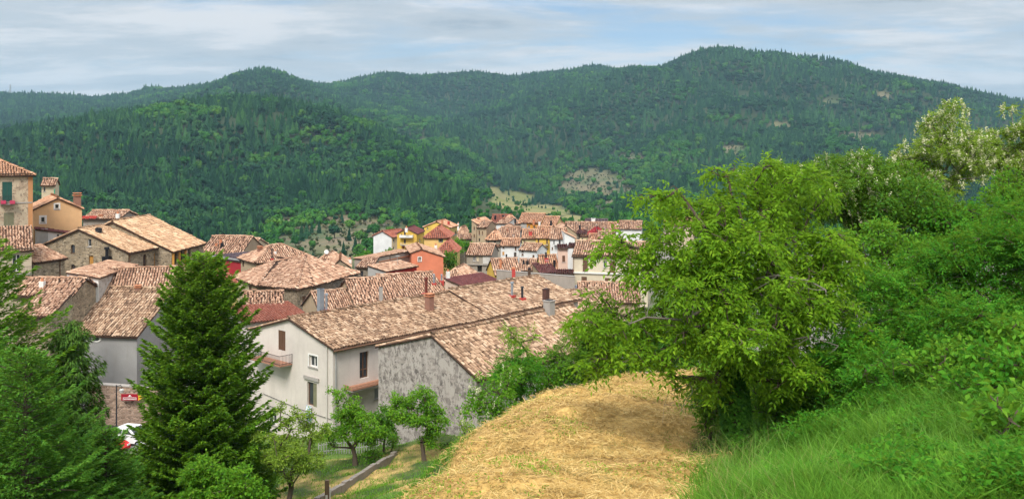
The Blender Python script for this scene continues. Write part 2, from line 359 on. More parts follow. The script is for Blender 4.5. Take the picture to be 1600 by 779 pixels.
# far ground cover zones, as ellipses on the hillsides (photo px, py of the ground there, radii)
SCRUB = [(500, 385, 80, 34), (585, 365, 55, 24), (455, 350, 28, 10), (540, 345, 40, 9), (925, 290, 52, 24), (985, 250, 26, 9), (1218, 197, 22, 6), (1300, 160, 22, 6), (1340, 217, 32, 12), (960, 305, 40, 14), (1145, 235, 20, 8), (665, 222, 16, 5), (1380, 150, 12, 6)]
MEADOW = [(800, 312, 34, 14), (850, 330, 40, 10), (770, 300, 14, 8), (890, 342, 22, 6)]
PALE = [(500, 222, 62, 14), (620, 198, 70, 10), (280, 182, 70, 10), (695, 285, 20, 8), (860, 300, 60, 14), (1130, 190, 26, 9), (745, 285, 26, 12), (1060, 270, 30, 8), (940, 232, 30, 7), (330, 225, 25, 6), (680, 235, 50, 12)]
def zone(px, py, L_):
    r = np.full(np.shape(px), 9.0)
    for a, b, c, d in L_: r = np.minimum(r, ((px - a) / c) ** 2 + ((py - b) / d) ** 2)
    return r
cols_px = np.concatenate([np.arange(-1400, -300, 25), np.arange(-300, 1900, 5.0), np.arange(1900, 3000, 25)])
rows_y = np.concatenate([np.geomspace(3, 12, 24)[:-1], np.geomspace(12, 75, 250)[:-1], np.geomspace(75, 400, 110)[:-1], np.geomspace(400, 7000, 260)])
GPX, GY = np.meshgrid(cols_px, rows_y); GX = (GPX - HX) / F * GY
GZ = ground(GX.ravel(), GY.ravel()).reshape(GX.shape)
PYG = HY - GZ / GY * F
C = np.zeros(GX.shape + (3,))
def lay(mask, col):
    global C
    m = np.clip(mask, 0, 1)[..., None]; C = C * (1 - m) + np.array(col) * m
n1 = fbm(GX / 2.2, GY / 2.2, 3, 4); n2 = fbm(GX / 9, GY / 9, 8, 3); nf = fbm(GX / 60, GY / 60, 31, 4); nff = fbm(GX / 14, GY / 14, 41, 3)
lay(np.ones(GX.shape), (.055, .085, .022))
lay(sstep(.42, .6, n1) * (GY < 80), (.10, .16, .03))
# mown garden: dry patches
lay(((GX > -12.5) & (GX < -2.2) & (GY > 40) & (GY < 55)) * sstep(.40, .58, n1 * .6 + n2 * .4), (.40, .27, .10))
ed = edge_dist(GX, GY, STRAW) + (fbm(GX * .8, GY * .8, 88, 3) - .5) * 1.5
lay(sstep(-.15, .45, ed + (n1 - .5) * .9), (.50, .32, .105))
lay(sstep(-.15, .45, ed) * sstep(.5, .72, n1) * .6, (.32, .20, .08))
# village ground
lay(sstep(66, 74, GY + n1 * 4) * (1 - sstep(300, 330, GY)), (.20, .18, .155))
lay(sstep(72, 80, GY) * (1 - sstep(300, 330, GY)) * sstep(.5, .62, n2), (.10, .13, .05))
# hillsides
fm = sstep(290, 330, GY)
lay(fm, (.030, .045, .018)); lay(fm * sstep(.5, .75, nf) * .5, (.06, .075, .03))
sm = 1 - sstep(.6, 1.3, zone(GPX, PYG, SCRUB) + (nff - .5) * 1.4); sm2 = sm * fm
lay(sm2, (.13, .125, .06)); lay(sm2 * sstep(.42, .62, nff), (.19, .15, .095)); lay(sm2 * sstep(.55, .7, fbm(GX / 25, GY / 25, 77, 3)) * .8, (.05, .085, .03))
mm = 1 - sstep(.6, 1.3, zone(GPX, PYG, MEADOW) + (nff - .5) * 1.2); lay(mm * fm, (.16, .17, .055)); lay(mm * fm * sstep(.45, .62, nf), (.22, .20, .08))
m = NT('ground_cover'); at = m.n('ShaderNodeAttribute', attribute_name='col'); v = m.coord()
f1 = m.noise(v, 2.3, 8, .7); f2 = m.noise(v, 14, 4, .7)
c = m.mix(1.0, at.outputs['Color'], m.ramp(f1, [(.3, .62), (.7, 1.35)]), 'MULTIPLY'); c = m.mix(1.0, c, m.ramp(f2, [(.3, .72), (.7, 1.25)]), 'MULTIPLY')
m.bump(f2, .5, .06); gm = m.done(c, .95)
nr, nc = GX.shape; idx = np.arange(nr * nc).reshape(nr, nc)
q = np.stack([idx[:-1, :-1], idx[:-1, 1:], idx[1:, 1:], idx[1:, :-1]], -1).reshape(-1, 4)
g_o = np_mesh('terrain', np.stack([GX, GY, GZ], -1).reshape(-1, 3), [q], [gm], smooth=True, cols=C.reshape(-1, 3)); g_o['kind'] = 'structure'
# ------------------------------------------------------------------ wooded hills
def conifer_proto(name, seed, mat, tmat, tiers=7, pts=9, slim=.28):
    r = np.random.default_rng(seed); b = MB()
    b.tube([(0, 0, 0), (0, 0, .3)], .02, 4, 1)
    for k in range(tiers):
        z1 = 1.0 - .80 * (k / tiers) ** 1.05 + .0; z0 = z1 - .26 - .06 * (k > 2)
        R = slim * ((k + 1) / tiers) ** .8 * (1 + r.uniform(-.12, .12)); ph = r.uniform(0, 6.28)
        ring = []
        for j in range(pts * 2):
            a = ph + math.pi * j / pts; rr = R * (r.uniform(.85, 1.2) if j % 2 == 0 else r.uniform(.45, .65))
            ring.append((rr * math.cos(a) + r.uniform(-.01, .01), rr * math.sin(a), z0 + (r.uniform(-.05, .01) if j % 2 == 0 else r.uniform(.02, .06))))
        top = (r.uniform(-.01, .01), r.uniform(-.01, .01), min(z1 + .04, 1.0))
        for j in range(pts * 2): b.poly([ring[j], ring[(j + 1) % (pts * 2)], top])
    o = b.build(name, [mat, tmat]); sc.collection.objects.unlink(o); return o
def broad_proto(name, seed, mat, tmat, n=150):
    r = np.random.default_rng(seed); b = MB(); b.tube([(0, 0, 0), (0, 0, .45)], .03, 4, 1)
    lumps = [(np.array([r.uniform(-.24, .24), r.uniform(-.24, .24), r.uniform(.42, .78)]), r.uniform(.16, .25)) for _ in range(9)] + [(np.array([0, 0, .6]), .3)]
    for c_, R in lumps:
        for _ in range(n // 10 * 2):
            d = r.normal(size=3); d /= np.linalg.norm(d); p = c_ + d * R * r.uniform(.8, 1.05)
            t = np.cross(d, r.normal(size=3)); t /= np.linalg.norm(t); u = np.cross(d, t); s = r.uniform(.045, .085)
            n2_ = d * r.uniform(-.4, .4)
            b.poly([p - t * s, p - u * s * .8 + n2_ * s, p + t * s, p + u * s * .8 - n2_ * s])
        for _ in range(10):   # a dim mass inside
            d = r.normal(size=3); d /= np.linalg.norm(d); p = c_ + d * R * .55; t = np.cross(d, (0, 0, 1)); t /= np.linalg.norm(t) + 1e-6; u = np.cross(d, t); s = R * .55
            b.poly([p - t * s, p - u * s, p + t * s, p + u * s])
    o = b.build(name, [mat, tmat]); sc.collection.objects.unlink(o); return o
def forest_mat(name, a, b, c_):
    m = NT(name); oi = m.n('ShaderNodeObjectInfo'); c = m.ramp(oi.outputs['Random'], [(0, a), (.55, b), (1, c_)]); st = m.ramp(m.noise(oi.outputs['Location'], .0065, 5, .6), [(.38, 0.), (.60, 1.)]); c = m.mix(st, m.mix(1.0, c, (.50, .60, .72), 'MULTIPLY'), c)  # dark bluish drifts painted into tree colour as cloud shade, plus variation between stands
    g = m.n('ShaderNodeNewGeometry'); c = m.mix(m.ramp(g.outputs['Random Per Island'], [(0, 0.), (1, .35)]), c, [x * .6 for x in a]); m.b.inputs['Specular IOR Level'].default_value = .03
    return m.done(c, .85)
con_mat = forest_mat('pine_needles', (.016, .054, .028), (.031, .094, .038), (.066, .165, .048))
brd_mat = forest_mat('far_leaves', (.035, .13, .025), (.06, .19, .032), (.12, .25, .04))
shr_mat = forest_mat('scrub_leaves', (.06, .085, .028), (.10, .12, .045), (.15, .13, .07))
trk = bark('forest_trunk', (.08, .06, .045))
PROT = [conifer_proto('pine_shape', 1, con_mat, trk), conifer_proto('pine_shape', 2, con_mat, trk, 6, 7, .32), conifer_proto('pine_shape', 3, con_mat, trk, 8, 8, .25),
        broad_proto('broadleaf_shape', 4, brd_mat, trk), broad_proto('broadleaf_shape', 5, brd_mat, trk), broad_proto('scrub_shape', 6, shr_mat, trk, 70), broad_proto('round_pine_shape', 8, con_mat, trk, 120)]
# nearest horizon seen in each direction, to leave out trees nobody can see
rowsel = rows_y > 300; cm = np.minimum.accumulate(np.where(rowsel[:, None], PYG - 9, 900), axis=0)
def vis_limit(px, Y):
    i = np.clip(np.searchsorted(rows_y, Y * .985) - 1, 0, len(rows_y) - 1); j = np.clip(np.searchsorted(cols_px, px), 0, len(cols_px) - 1); return cm[i, j]
def grid_pts(s, y0, y1, pxr=(-170, 1770)):
    xs = np.arange(-.75 * y1, .75 * y1, s); ys = np.arange(y0, y1, s); X, Y = np.meshgrid(xs, ys); X = (X + rng.uniform(-.5, .5, X.shape) * s).ravel(); Y = (Y + rng.uniform(-.5, .5, Y.shape) * s).ravel()
    px = HX + F * X / Y; k = (px > pxr[0]) & (px < pxr[1]) & (Y > y0); return X[k], Y[k], px[k]
X1, Y1, p1 = grid_pts(4.6, 345, 800); X2, Y2, p2_ = grid_pts(9.2, 1500, 3100); X3, Y3, p3_ = grid_pts(6.6, 800, 1500)
FX = np.concatenate([X1, X2, X3]); FY = np.concatenate([Y1, Y2, Y3]); FP = np.concatenate([p1, p2_, p3_])
FZ = ground(FX, FY); FPY = HY - FZ / FY * F
H_ = rng.uniform(9.5, 16.5, len(FX)) * np.where(FY > 1500, 1.15, 1.0) * (1 + .25 * (rng.random(len(FX)) < .08)) * np.clip((FY / 1100) ** .55, .5, 1)
zn = fbm(FX / 14, FY / 14, 41, 3); zs = zone(FP, FPY, SCRUB) + (zn - .5) * 1.4; zm = zone(FP, FPY, MEADOW) + (zn - .5) * 1.2; zp = zone(FP, FPY, PALE) + (zn - .5) * 1.6
patch = fbm(FX / 90, FY / 130, 55, 4) + (fbm(FX / 22, FY / 22, 56, 2) - .5) * .25
pb = np.clip((patch - .63) * 9, 0, .95); pb = np.maximum(pb, np.where(zp < 1, .85, .03)); pb = np.where(zs < 1.6, np.maximum(pb, .6), pb)
kind = np.where(rng.random(len(FX)) < pb, rng.integers(3, 5, len(FX)), rng.integers(0, 3, len(FX)))
keep = np.ones(len(FX), bool)
keep &= ~((zs < 1) & (rng.random(len(FX)) > .42)); keep &= ~((zm < 1) & (rng.random(len(FX)) > .10))
keep &= ~((zp < 1) & (rng.random(len(FX)) > .75)); keep &= rng.random(len(FX)) > .06
gap = fbm(FX / 45, FY / 45, 71, 3); keep &= ~((gap < .27) & (rng.random(len(FX)) > .3))
kind = np.where((kind < 3) & (rng.random(len(FX)) < np.clip((fbm(FX / 70, FY / 70, 91, 3) - .35) * 2.2, .05, .7)), 6, kind); H_ = H_ * rng.uniform(.72, 1.18, len(FX)); inscr = (zs < 1); kind = np.where(inscr & (rng.random(len(FX)) < .85), 5, kind); H_ = np.where(kind >= 3, H_ * .8, H_); H_ = np.where(kind == 5, H_ * .35, H_); H_ = np.where((zm < 1), H_ * .5, H_)
vly = (FP > 735) & (FP < 960) & (FY < 1050); keep &= ~(vly & (rng.random(len(FX)) < .62)); H_ = np.where(vly, H_ * .5, H_); kind = np.where(vly & (kind < 3) & (rng.random(len(FX)) < .7), 3, kind)
top = HY - (FZ + H_) / FY * F; keep &= top < vis_limit(FP, FY) + 4
keep &= ~((FY < 400) & (FP > 520))
FX, FY, FZ, FP, FPY, H_, kind = [a[keep] for a in (FX, FY, FZ, FP, FPY, H_, kind)]
WID = np.where(kind < 3, rng.uniform(.78, 1.1, len(FX)), rng.uniform(.85, 1.15, len(FX))) * H_
# individuals: the pines and broadleaved trees that show largest along the foot of the hill
inv = (FP > -20) & (FP < 1620)
def pick(sel, n):
    i = np.where(sel & inv)[0]; return i[np.argsort(-(H_[i] / FY[i]))[:n]]
ind_c = pick((kind < 3) & (top[keep] < vis_limit(FP, FY) - 3), 240); ind_b = pick(((kind == 3) | (kind == 4)) & (top[keep] < vis_limit(FP, FY) - 3), 110)
rest = np.ones(len(FX), bool); rest[ind_c] = False; rest[ind_b] = False
print('forest', len(FX))
def scatter(name, sel, protos, kinds):
    V = np.stack([FX, FY, FZ - .2], 1)[sel]; me = bpy.data.meshes.new(name); me.vertices.add(len(V)); me.vertices.foreach_set('co', V.astype(np.float32).ravel())
    for an, arr in (('wd', WID[sel]), ('ht', H_[sel]), ('rz', rng.uniform(0, 6.28, len(V)))):
        a = me.attributes.new(an, 'FLOAT', 'POINT'); a.data.foreach_set('value', arr.astype(np.float32))
    a = me.attributes.new('kd', 'INT', 'POINT'); a.data.foreach_set('value', kind[sel].astype(np.int32)); me.update()
    o = bpy.data.objects.new(name, me); link(o); o['kind'] = 'stuff'
    ng = bpy.data.node_groups.new(name, 'GeometryNodeTree'); ng.interface.new_socket('Geometry', in_out='INPUT', socket_type='NodeSocketGeometry'); ng.interface.new_socket('Geometry', in_out='OUTPUT', socket_type='NodeSocketGeometry')
    n = ng.nodes; l = ng.links; gi = n.new('NodeGroupInput'); go = n.new('NodeGroupOutput'); jn = n.new('GeometryNodeJoinGeometry')
    def attr(a_, t='FLOAT'):
        x = n.new('GeometryNodeInputNamedAttribute'); x.data_type = t; x.inputs['Name'].default_value = a_; return x.outputs['Attribute']
    sv = n.new('ShaderNodeCombineXYZ'); wd = attr('wd'); l.new(wd, sv.inputs[0]); l.new(wd, sv.inputs[1]); l.new(attr('ht'), sv.inputs[2])
    rv = n.new('ShaderNodeCombineXYZ'); l.new(attr('rz'), rv.inputs[2]); kd = attr('kd', 'INT')
    for k, p in zip(kinds, protos):
        ip = n.new('GeometryNodeInstanceOnPoints'); cp = n.new('FunctionNodeCompare'); cp.data_type = 'INT'; cp.operation = 'EQUAL'
        ia = [s_ for s_ in cp.inputs if s_.type == 'INT']; l.new(kd, ia[0]); ia[1].default_value = k
        ob = n.new('GeometryNodeObjectInfo'); ob.inputs['Object'].default_value = p; ob.inputs['As Instance'].default_value = True
        l.new(gi.outputs[0], ip.inputs['Points']); l.new(cp.outputs[0], ip.inputs['Selection']); l.new(ob.outputs['Geometry'], ip.inputs['Instance']); l.new(rv.outputs[0], ip.inputs['Rotation']); l.new(sv.outputs[0], ip.inputs['Scale'])
        l.new(ip.outputs[0], jn.inputs[0])
    l.new(jn.outputs[0], go.inputs[0]); md = o.modifiers.new('scatter', 'NODES'); md.node_group = ng; return o
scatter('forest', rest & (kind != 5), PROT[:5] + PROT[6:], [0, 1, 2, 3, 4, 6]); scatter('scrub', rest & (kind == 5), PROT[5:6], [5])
for i in np.concatenate([ind_c, ind_b]):
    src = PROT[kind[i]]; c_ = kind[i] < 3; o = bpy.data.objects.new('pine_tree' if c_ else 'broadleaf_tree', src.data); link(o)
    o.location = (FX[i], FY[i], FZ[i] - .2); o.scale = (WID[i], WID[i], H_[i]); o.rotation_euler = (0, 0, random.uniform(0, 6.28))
    if c_: tag(o, 'dark green pine at the near edge of the wooded hillsides beyond the village roofs', 'pine tree', 'pines along the near edge of the wooded hills')
    else: tag(o, 'round bright green broadleaved tree among the pines and scrub of the hillsides beyond the village', 'tree', 'broadleaved trees on the hillsides beyond the village')
# ------------------------------------------------------------------ houses
def unit(a): a = np.asarray(a, float); return a / (np.linalg.norm(a) + 1e-12)
DECK = plain('roof_deck', (.07, .04, .028), .95)
WOOD = plain('dark_wood', (.075, .045, .03), .8); WHITE = plain('white_paint', (.72, .70, .66), .6); GREYP = plain('grey_paint', (.30, .30, .29), .6)
IRON = plain('wrought_iron', (.03, .03, .035), .5); BROWN = plain('brown_shutter', (.14, .075, .045), .7); GREEN = plain('green_shutter', (.03, .10, .08), .6)
OCHRE = plain('ochre_wood', (.55, .27, .06), .6); CONC = plain('concrete', (.34, .31, .28), .9); ZINC = plain('zinc', (.30, .33, .37), .45, .4); CLAY = plain('terracotta', (.50, .20, .10), .8)
REDP = plain('red_paint', (.45, .06, .05), .6); BRICK = plain('brick', (.27, .14, .10), .95); CREAM = plain('cream_paint', (.62, .52, .36), .7); OLIVE = plain('olive_shutter', (.22, .21, .13), .7); BLACK = plain('black_metal', (.015, .015, .018), .45)
PLANTER = plain('flowers', (.45, .05, .10), .8); POTG = plain('pot_leaves', (.05, .14, .03), .8)

class Plane:
    """one roof slope: P0-P1 along the eave, Q0-Q1 along the top"""
    def __init__(s, P0, P1, Q1, Q0, eo=.35, side=(.15, .15)):
        P0, P1, Q1, Q0 = [np.asarray(p, float) for p in (P0, P1, Q1, Q0)]
        s.X = unit(P1 - P0); n = unit(np.cross(s.X, (Q0 + Q1) / 2 - P0)); s.Nn = n if n[2] > 0 else -n; s.G = unit(np.cross(s.Nn, s.X)); 
        if s.G[2] < 0: s.G = -s.G
        s.O = P0; f = lambda p: np.array([(p - P0) @ s.X, (p - P0) @ s.G])
        a0, a1, b1, b0 = f(P0), f(P1), f(Q1), f(Q0); Lg = max(b0[1], b1[1], .01)
        # overhang at the eave and at the raking sides
        k0 = (b0[0] - a0[0]) / Lg; k1 = (b1[0] - a1[0]) / Lg
        s.l = (a0[0] - side[0] - k0 * eo, b0[0] - side[0]); s.r = (a1[0] + side[1] - k1 * eo, b1[0] + side[1]); s.d = (-eo, Lg); s.b = (b0[1], b1[1])
    def at(s, x, d, h=0): return s.O + s.X * x + s.G * d + s.Nn * h
    def hit(s, px, py):
        ray = np.array([(px - HX) / F, 1, (HY - py) / F]); t = (s.O @ s.Nn) / (ray @ s.Nn); return ray * t
    def inside(s, p):
        x = (p - s.O) @ s.X; d = (p - s.O) @ s.G; k = (d - s.d[0]) / (s.d[1] - s.d[0]); return 0 <= k <= 1 and s.l[0] * (1 - k) + s.l[1] * k - .3 <= x <= s.r[0] * (1 - k) + s.r[1] * k + .3
def tube_tiles(B, D, S_, Nn, L_, w, seg, lift0, lift1, r):
    """half-round tiles. B: base points (n,3), D along, S_ sideways, w: half widths (n,)"""
    n = len(B); ang = np.linspace(0, math.pi, seg + 1); V = []
    for (k, wk, lf) in ((0., w, lift0), (1., w * .82, lift1)):
        for a in ang:
            V.append(B + D * (L_ * k)[:, None] + S_ * (wk * math.cos(a))[:, None] + Nn * (wk * 1.05 * math.sin(a) + lf)[:, None])
    m = seg + 1; V.append(V[0] - 0); V = np.stack(V[:2 * m], 1)            # n, 2m, 3
    base = (np.arange(n) * 2 * m)[:, None]; F_ = []
    for j in range(seg): F_.append(base + np.array([[j, j + 1, m + j + 1, m + j]]))
    caps = base + np.array([list(range(m))])
    return V.reshape(-1, 3), np.concatenate(F_), caps
def roof_mesh(planes, ridges, root, origin, mat, pitch, seg, thick=.12, jit=1.0, seed=0, name='roof', smoothflat=False):
    r = np.random.default_rng(seed); VV = []; Q = []; Cc = []; mi_q = []; off = 0
    def add(V, q, mi, caps=None):
        nonlocal off
        VV.append(V); Q.append((q + off, mi)); 
        if caps is not None: Cc.append(caps + off)
        off += len(V)
    for p in planes:
        # slab
        c = [p.at(p.l[0], p.d[0]), p.at(p.r[0], p.d[0]), p.at(p.r[1], p.b[1] if p.b[1] > 0 else p.d[1]), p.at(p.l[1], p.b[0] if p.b[0] > 0 else p.d[1])]
        V = np.array(c + [q - np.array([0, 0, thick]) for q in c])
        add(V, np.array([[0, 1, 2, 3], [7, 6, 5, 4], [0, 4, 5, 1], [1, 5, 6, 2], [2, 6, 7, 3], [3, 7, 4, 0]]), 0)
        Lg = p.d[1] - p.d[0]; row = pitch * 1.55; nr_ = max(1, int(round(Lg / row))); row = Lg / nr_
        x0 = min(p.l); x1 = max(p.r); nc_ = int((x1 - x0) / pitch) + 1
        cxs = x0 + (np.arange(nc_) + .5) * (x1 - x0) / nc_; rows = p.d[0] + np.arange(nr_) * row
        CX, RW = np.meshgrid(cxs, rows); CX = CX.ravel(); RW = RW.ravel(); k = (RW + row * .4 - p.d[0]) / Lg
        lo = p.l[0] * (1 - k) + p.l[1] * k; hi = p.r[0] * (1 - k) + p.r[1] * k
        ok = (CX > lo + pitch * .3) & (CX < hi - pitch * .3)
        tl = k * Lg + p.d[0]; topd = p.b[0] + (p.b[1] - p.b[0]) * (CX - lo) / (hi - lo + 1e-6); ok &= tl < topd; CX = CX[ok]; RW = RW[ok]; n = len(CX)
        if not n: continue
        if not smoothflat:
            CX = CX + r.normal(0, .02, n) * jit * pitch / .28; RW = RW + r.normal(0, .07, n) * row
        wv = (fbm((CX + seed * 7) / 3.5, RW / 3.5, seed, 2) - .5) * .11 * jit
        sl = r.normal(0, .05, n) * jit; B = p.O + np.outer(CX, p.X) + np.outer(RW, p.G) + np.outer(wv + .005, p.Nn)
        D = p.G + np.outer(sl, p.X); D /= np.linalg.norm(D, axis=1)[:, None]; S_ = np.cross(D, p.Nn)
        wd = np.full(n, pitch * .37) * (1 + r.normal(0, .06, n) * jit); l0 = pitch * (.10 + r.normal(0, .06, n) * jit)
        V, q, cp = tube_tiles(B, D, S_, p.Nn, np.full(n, row * 1.2), wd, seg, l0, np.full(n, 0.), r); add(V, q, 1, cp)
    for a, b in ridges:
        a = np.asarray(a, float); b = np.asarray(b, float); Lr = np.linalg.norm(b - a); n = max(2, int(Lr / (pitch * 1.5))); t = np.arange(n) / n
        B = a + np.outer(t, b - a) + np.outer(r.normal(0, .02, n) * jit, (0, 0, 1)) + np.array([0, 0, .02]); D = np.repeat([unit(b - a)], n, 0); up = unit(np.array([0, 0, 1.]) - unit(b - a)[2] * unit(b - a)); S_ = np.cross(D, up)
        V, q, cp = tube_tiles(B, D, S_, up, np.full(n, Lr / n * 1.1), np.full(n, pitch * .52), max(seg, 3), np.full(n, .06), np.full(n, .02), r); add(V, q, 1, cp)
    V = np.concatenate(VV) - origin; fq = [q for q, _ in Q] + Cc; mi = np.concatenate([np.full(len(q), m_) for q, m_ in Q] + [np.full(len(c), 1) for c in Cc])
    return np_mesh(name, V, fq, [DECK, mat], mi, root)

class Wall:
    def __init__(s, tops, base, inside_pt, mat):
        s.T = [np.asarray(t, float) for t in tops]; s.A = s.T[0]; d = s.T[-1] - s.A; d[2] = 0; s.L = np.linalg.norm(d); s.e = d / s.L
        s.n = np.array([s.e[1], -s.e[0], 0.]); 
        if (np.asarray(inside_pt) - s.A) @ s.n > 0: s.n = -s.n
        s.base = base; s.mat = mat; s.ts = np.array([(t - s.A) @ s.e for t in s.T]); s.tz = np.array([t[2] for t in s.T]); s.holes = []
    def top(s, x): return np.interp(x, s.ts, s.tz)
    def sx(s, px): k = (px - HX) / F; return (k * s.A[1] - s.A[0]) / (s.e[0] - k * s.e[1])
    def zy(s, x, py): return (HY - py) / F * (s.A[1] + s.e[1] * x)
    def pt(s, x, z, o=0): return np.array([s.A[0], s.A[1], 0]) + s.e * x + s.n * o + np.array([0, 0, z])
    def rect(s, r):
        a, b = sorted((s.sx(r[0]), s.sx(r[2]))); m_ = (a + b) / 2; z1 = s.zy(m_, r[1]); z0 = s.zy(m_, r[3]); return a, b, z0, z1
    def mesh(s, mb, mi, origin):
        xs = sorted(set([0, s.L] + list(s.ts) + [v for h in s.holes for v in h[:2]])); zs = sorted(set([s.base] + [v for h in s.holes for v in h[2:4]] + [max(s.tz) + 1])); xs = [x for x in xs if -1e-6 <= x <= s.L + 1e-6]
        for a, b in zip(xs, xs[1:]):
            if b - a < 1e-5: continue
            ta, tb = s.top(a), s.top(b)
            for c, d in zip(zs, zs[1:]):
                if any(h[0] - 1e-6 <= a and b <= h[1] + 1e-6 and h[2] - 1e-6 <= c and d <= h[3] + 1e-6 for h in s.holes): continue
                if c >= max(ta, tb): continue
                pts = [(a, min(c, ta)), (b, min(c, tb)), (b, min(d, tb)), (a, min(d, ta))]
                mb.poly([s.pt(x, z) - origin for x, z in pts], mi)
        for h in s.holes:
            a, b, c, d = h[:4]; g = -.22
            for p, q in (((a, c), (b, c)), ((b, c), (b, d)), ((b, d), (a, d)), ((a, d), (a, c))):
                mb.poly([s.pt(*p) - origin, s.pt(*q) - origin, s.pt(*q, g) - origin, s.pt(*p, g) - origin], mi)

NEARLOD = 95
class House:
    def __init__(s, name, label, cat='house', group=None, seed=0):
        s.name, s.label, s.cat, s.group = name, label, cat, group; s.walls = {}; s.planes = []; s.ridges = []; s.wins = []; s.seed = seed
    # standard box house
    def box(s, O, U, V, roof='gable', rise=1.5, rf=.5, back=0., wall=None, walls={}, rmat='pink', eo=.35, rake=.18, depth=None, pitch=None, jit=1., thick=.12, base=None):
        O3 = P(*O)
        if U[0] == 'a': a = math.radians(U[1]); u = np.array([math.cos(a), math.sin(a), 0]); Lu = U[2] if U[3:] else None; px = U[2]
        else:
            Y1 = O3[2] * F / (HY - U[1]); U3 = P(U[0], U[1], Y1); u = U3 - O3; u[2] = 0; Lu = np.linalg.norm(u); u /= Lu
        v = np.array([-u[1], u[0], 0]); k = lambda px: (px - HX) / F
        if U[0] == 'a' and Lu is None: Lu = (k(px) * O3[1] - O3[0]) / (u[0] - k(px) * u[1])
        if len(U) > 4 and U[0] == 'a': pass
        Lv = V[1] if isinstance(V, tuple) else (k(V) * O3[1] - O3[0]) / (v[0] - k(V) * v[1])
        Lu = abs(Lu); Lv = abs(Lv); s.u, s.v, s.Lu, s.Lv, s.O = u, v, Lu, Lv, O3
        Z = lambda x, t, z: O3 + u * x + v * t + np.array([0, 0, z])
        cn = [Z(0, 0, 0), Z(Lu, 0, 0), Z(Lu, Lv, 0), Z(0, Lv, 0)]; gz = [g1(c[0], c[1]) for c in cn]; s.base = (min(gz) - .5) if base is None else base
        cen = Z(Lu / 2, Lv / 2, 0); wall = wall if wall is not None else plaster((.5, .43, .34))
        D = .0
        if roof == 'gable':
            h = rise; tr = rf * Lv; Lt = [Z(0, 0, 0), Z(0, tr, h), Z(0, Lv, back)]; Rt = [Z(Lu, 0, 0), Z(Lu, tr, h), Z(Lu, Lv, back)]
            s.planes = [Plane(Z(0, 0, 0), Z(Lu, 0, 0), Z(Lu, tr, h), Z(0, tr, h), eo, (rake, rake)), Plane(Z(Lu, Lv, back), Z(0, Lv, back), Z(0, tr, h), Z(Lu, tr, h), eo, (rake, rake))]
            s.ridges = [(Z(-rake, tr, h + .03), Z(Lu + rake, tr, h + .03))]; bk = back
        elif roof == 'hip':
            i_ = min(Lu, Lv) * .5 * (1 if Lu >= Lv else 1); h = rise; back = bk = 0
            if Lu >= Lv: a_, b_ = Z(i_, Lv / 2, h), Z(Lu - i_, Lv / 2, h)
            else: a_, b_ = Z(Lu / 2, i_, h), Z(Lu / 2, Lv - i_, h)
            Lt = [cn[0], cn[3]]; Rt = [cn[1], cn[2]]
            if Lu >= Lv: pl = [(cn[0], cn[1], b_, a_), (cn[2], cn[3], a_, b_), (cn[3], cn[0], a_, a_), (cn[1], cn[2], b_, b_)]
            else: pl = [(cn[0], cn[1], a_, a_), (cn[2], cn[3], b_, b_), (cn[3], cn[0], a_, b_), (cn[1], cn[2], b_, a_)]
            s.planes = [Plane(*q, eo, (0, 0)) for q in pl]; s.ridges = [(a_, b_)] if np.linalg.norm(a_ - b_) > .3 else []
            ends = (a_, b_, b_, a_) if Lu >= Lv else (a_, a_, b_, b_)
            s.ridges += [(c + (c - e) * (eo / Lv * 2 * .9), e) for c, e in zip(cn, ends)]
        elif roof == 'shed':
            h = rise; bk = h; Lt = [Z(0, 0, 0), Z(0, Lv, h)]; Rt = [Z(Lu, 0, 0), Z(Lu, Lv, h)]
            s.planes = [Plane(Z(0, 0, 0), Z(Lu, 0, 0), Z(Lu, Lv, h), Z(0, Lv, h), eo, (rake, rake))]
        else:
            bk = 0; Lt = [cn[0], cn[3]]; Rt = [cn[1], cn[2]]; s.planes = [Plane(cn[0], cn[1], cn[2] + np.array([0, 0, .05]), cn[3] + np.array([0, 0, .05]), .12, (.1, .1))]
        s.roof = roof; s.rmat = rmat; s.jit = jit; s.thick = thick
        W = lambda key, tops: Wall(tops, s.base, cen, walls.get(key, wall))
        s.walls = {'F': W('F', [cn[0], cn[1]]), 'R': W('R', Rt), 'B': W('B', [cn[2] + np.array([0, 0, bk]), cn[3] + np.array([0, 0, bk])]), 'L': W('L', Lt)}
        s.pitch = pitch or (.235 if O[2] < 70 else .26 if O[2] < 100 else .32 if O[2] < 135 else .40 if O[2] < 190 else .48); s.seg = 4 if O[2] < 70 else 3 if O[2] < 100 else 2
        s.org = np.array([O3[0], O3[1], s.base + .5]); s.finish_root(); return s
    def finish_root(s):
        s.root = empty(s.name, s.org, 0, s.label, s.cat, s.group); s.roofo = None
        if s.planes:
            s.roofo = roof_mesh(s.planes, s.ridges, s.root, s.org, tile_mat(s.rmat) if isinstance(s.rmat, str) else s.rmat, s.pitch, s.seg, s.thick, s.jit, s.seed + 3)
    def win(s, wk, r, style='win', col=None, frame=None):
        w = s.walls[wk]; a, b, z0, z1 = w.rect(r); 
        a = max(a, .05); b = min(b, w.L - .05)
        if b - a < .05: return s
        w.holes.append((a, b, z0, z1)); o = s.org; g = -.14; fr = frame or (WHITE if style == 'win' else BROWN)
        s.wins.append((w, a, b, z0, z1)); fw = min(.07, (b - a) * .12)
        mb = MB(); X, Yv, Zv = w.e, w.n, np.array([0, 0, 1.]); q = lambda m_, x0, x1, y0, y1, c0, c1, mi=0: m_.obox(w.pt(0, 0) - o, X, Yv, Zv, x0, x1, y0, y1, c0, c1, mi)
        nm = {'door': 'balcony_door', 'garage': 'door', 'wood': 'door'}.get(style, 'window')
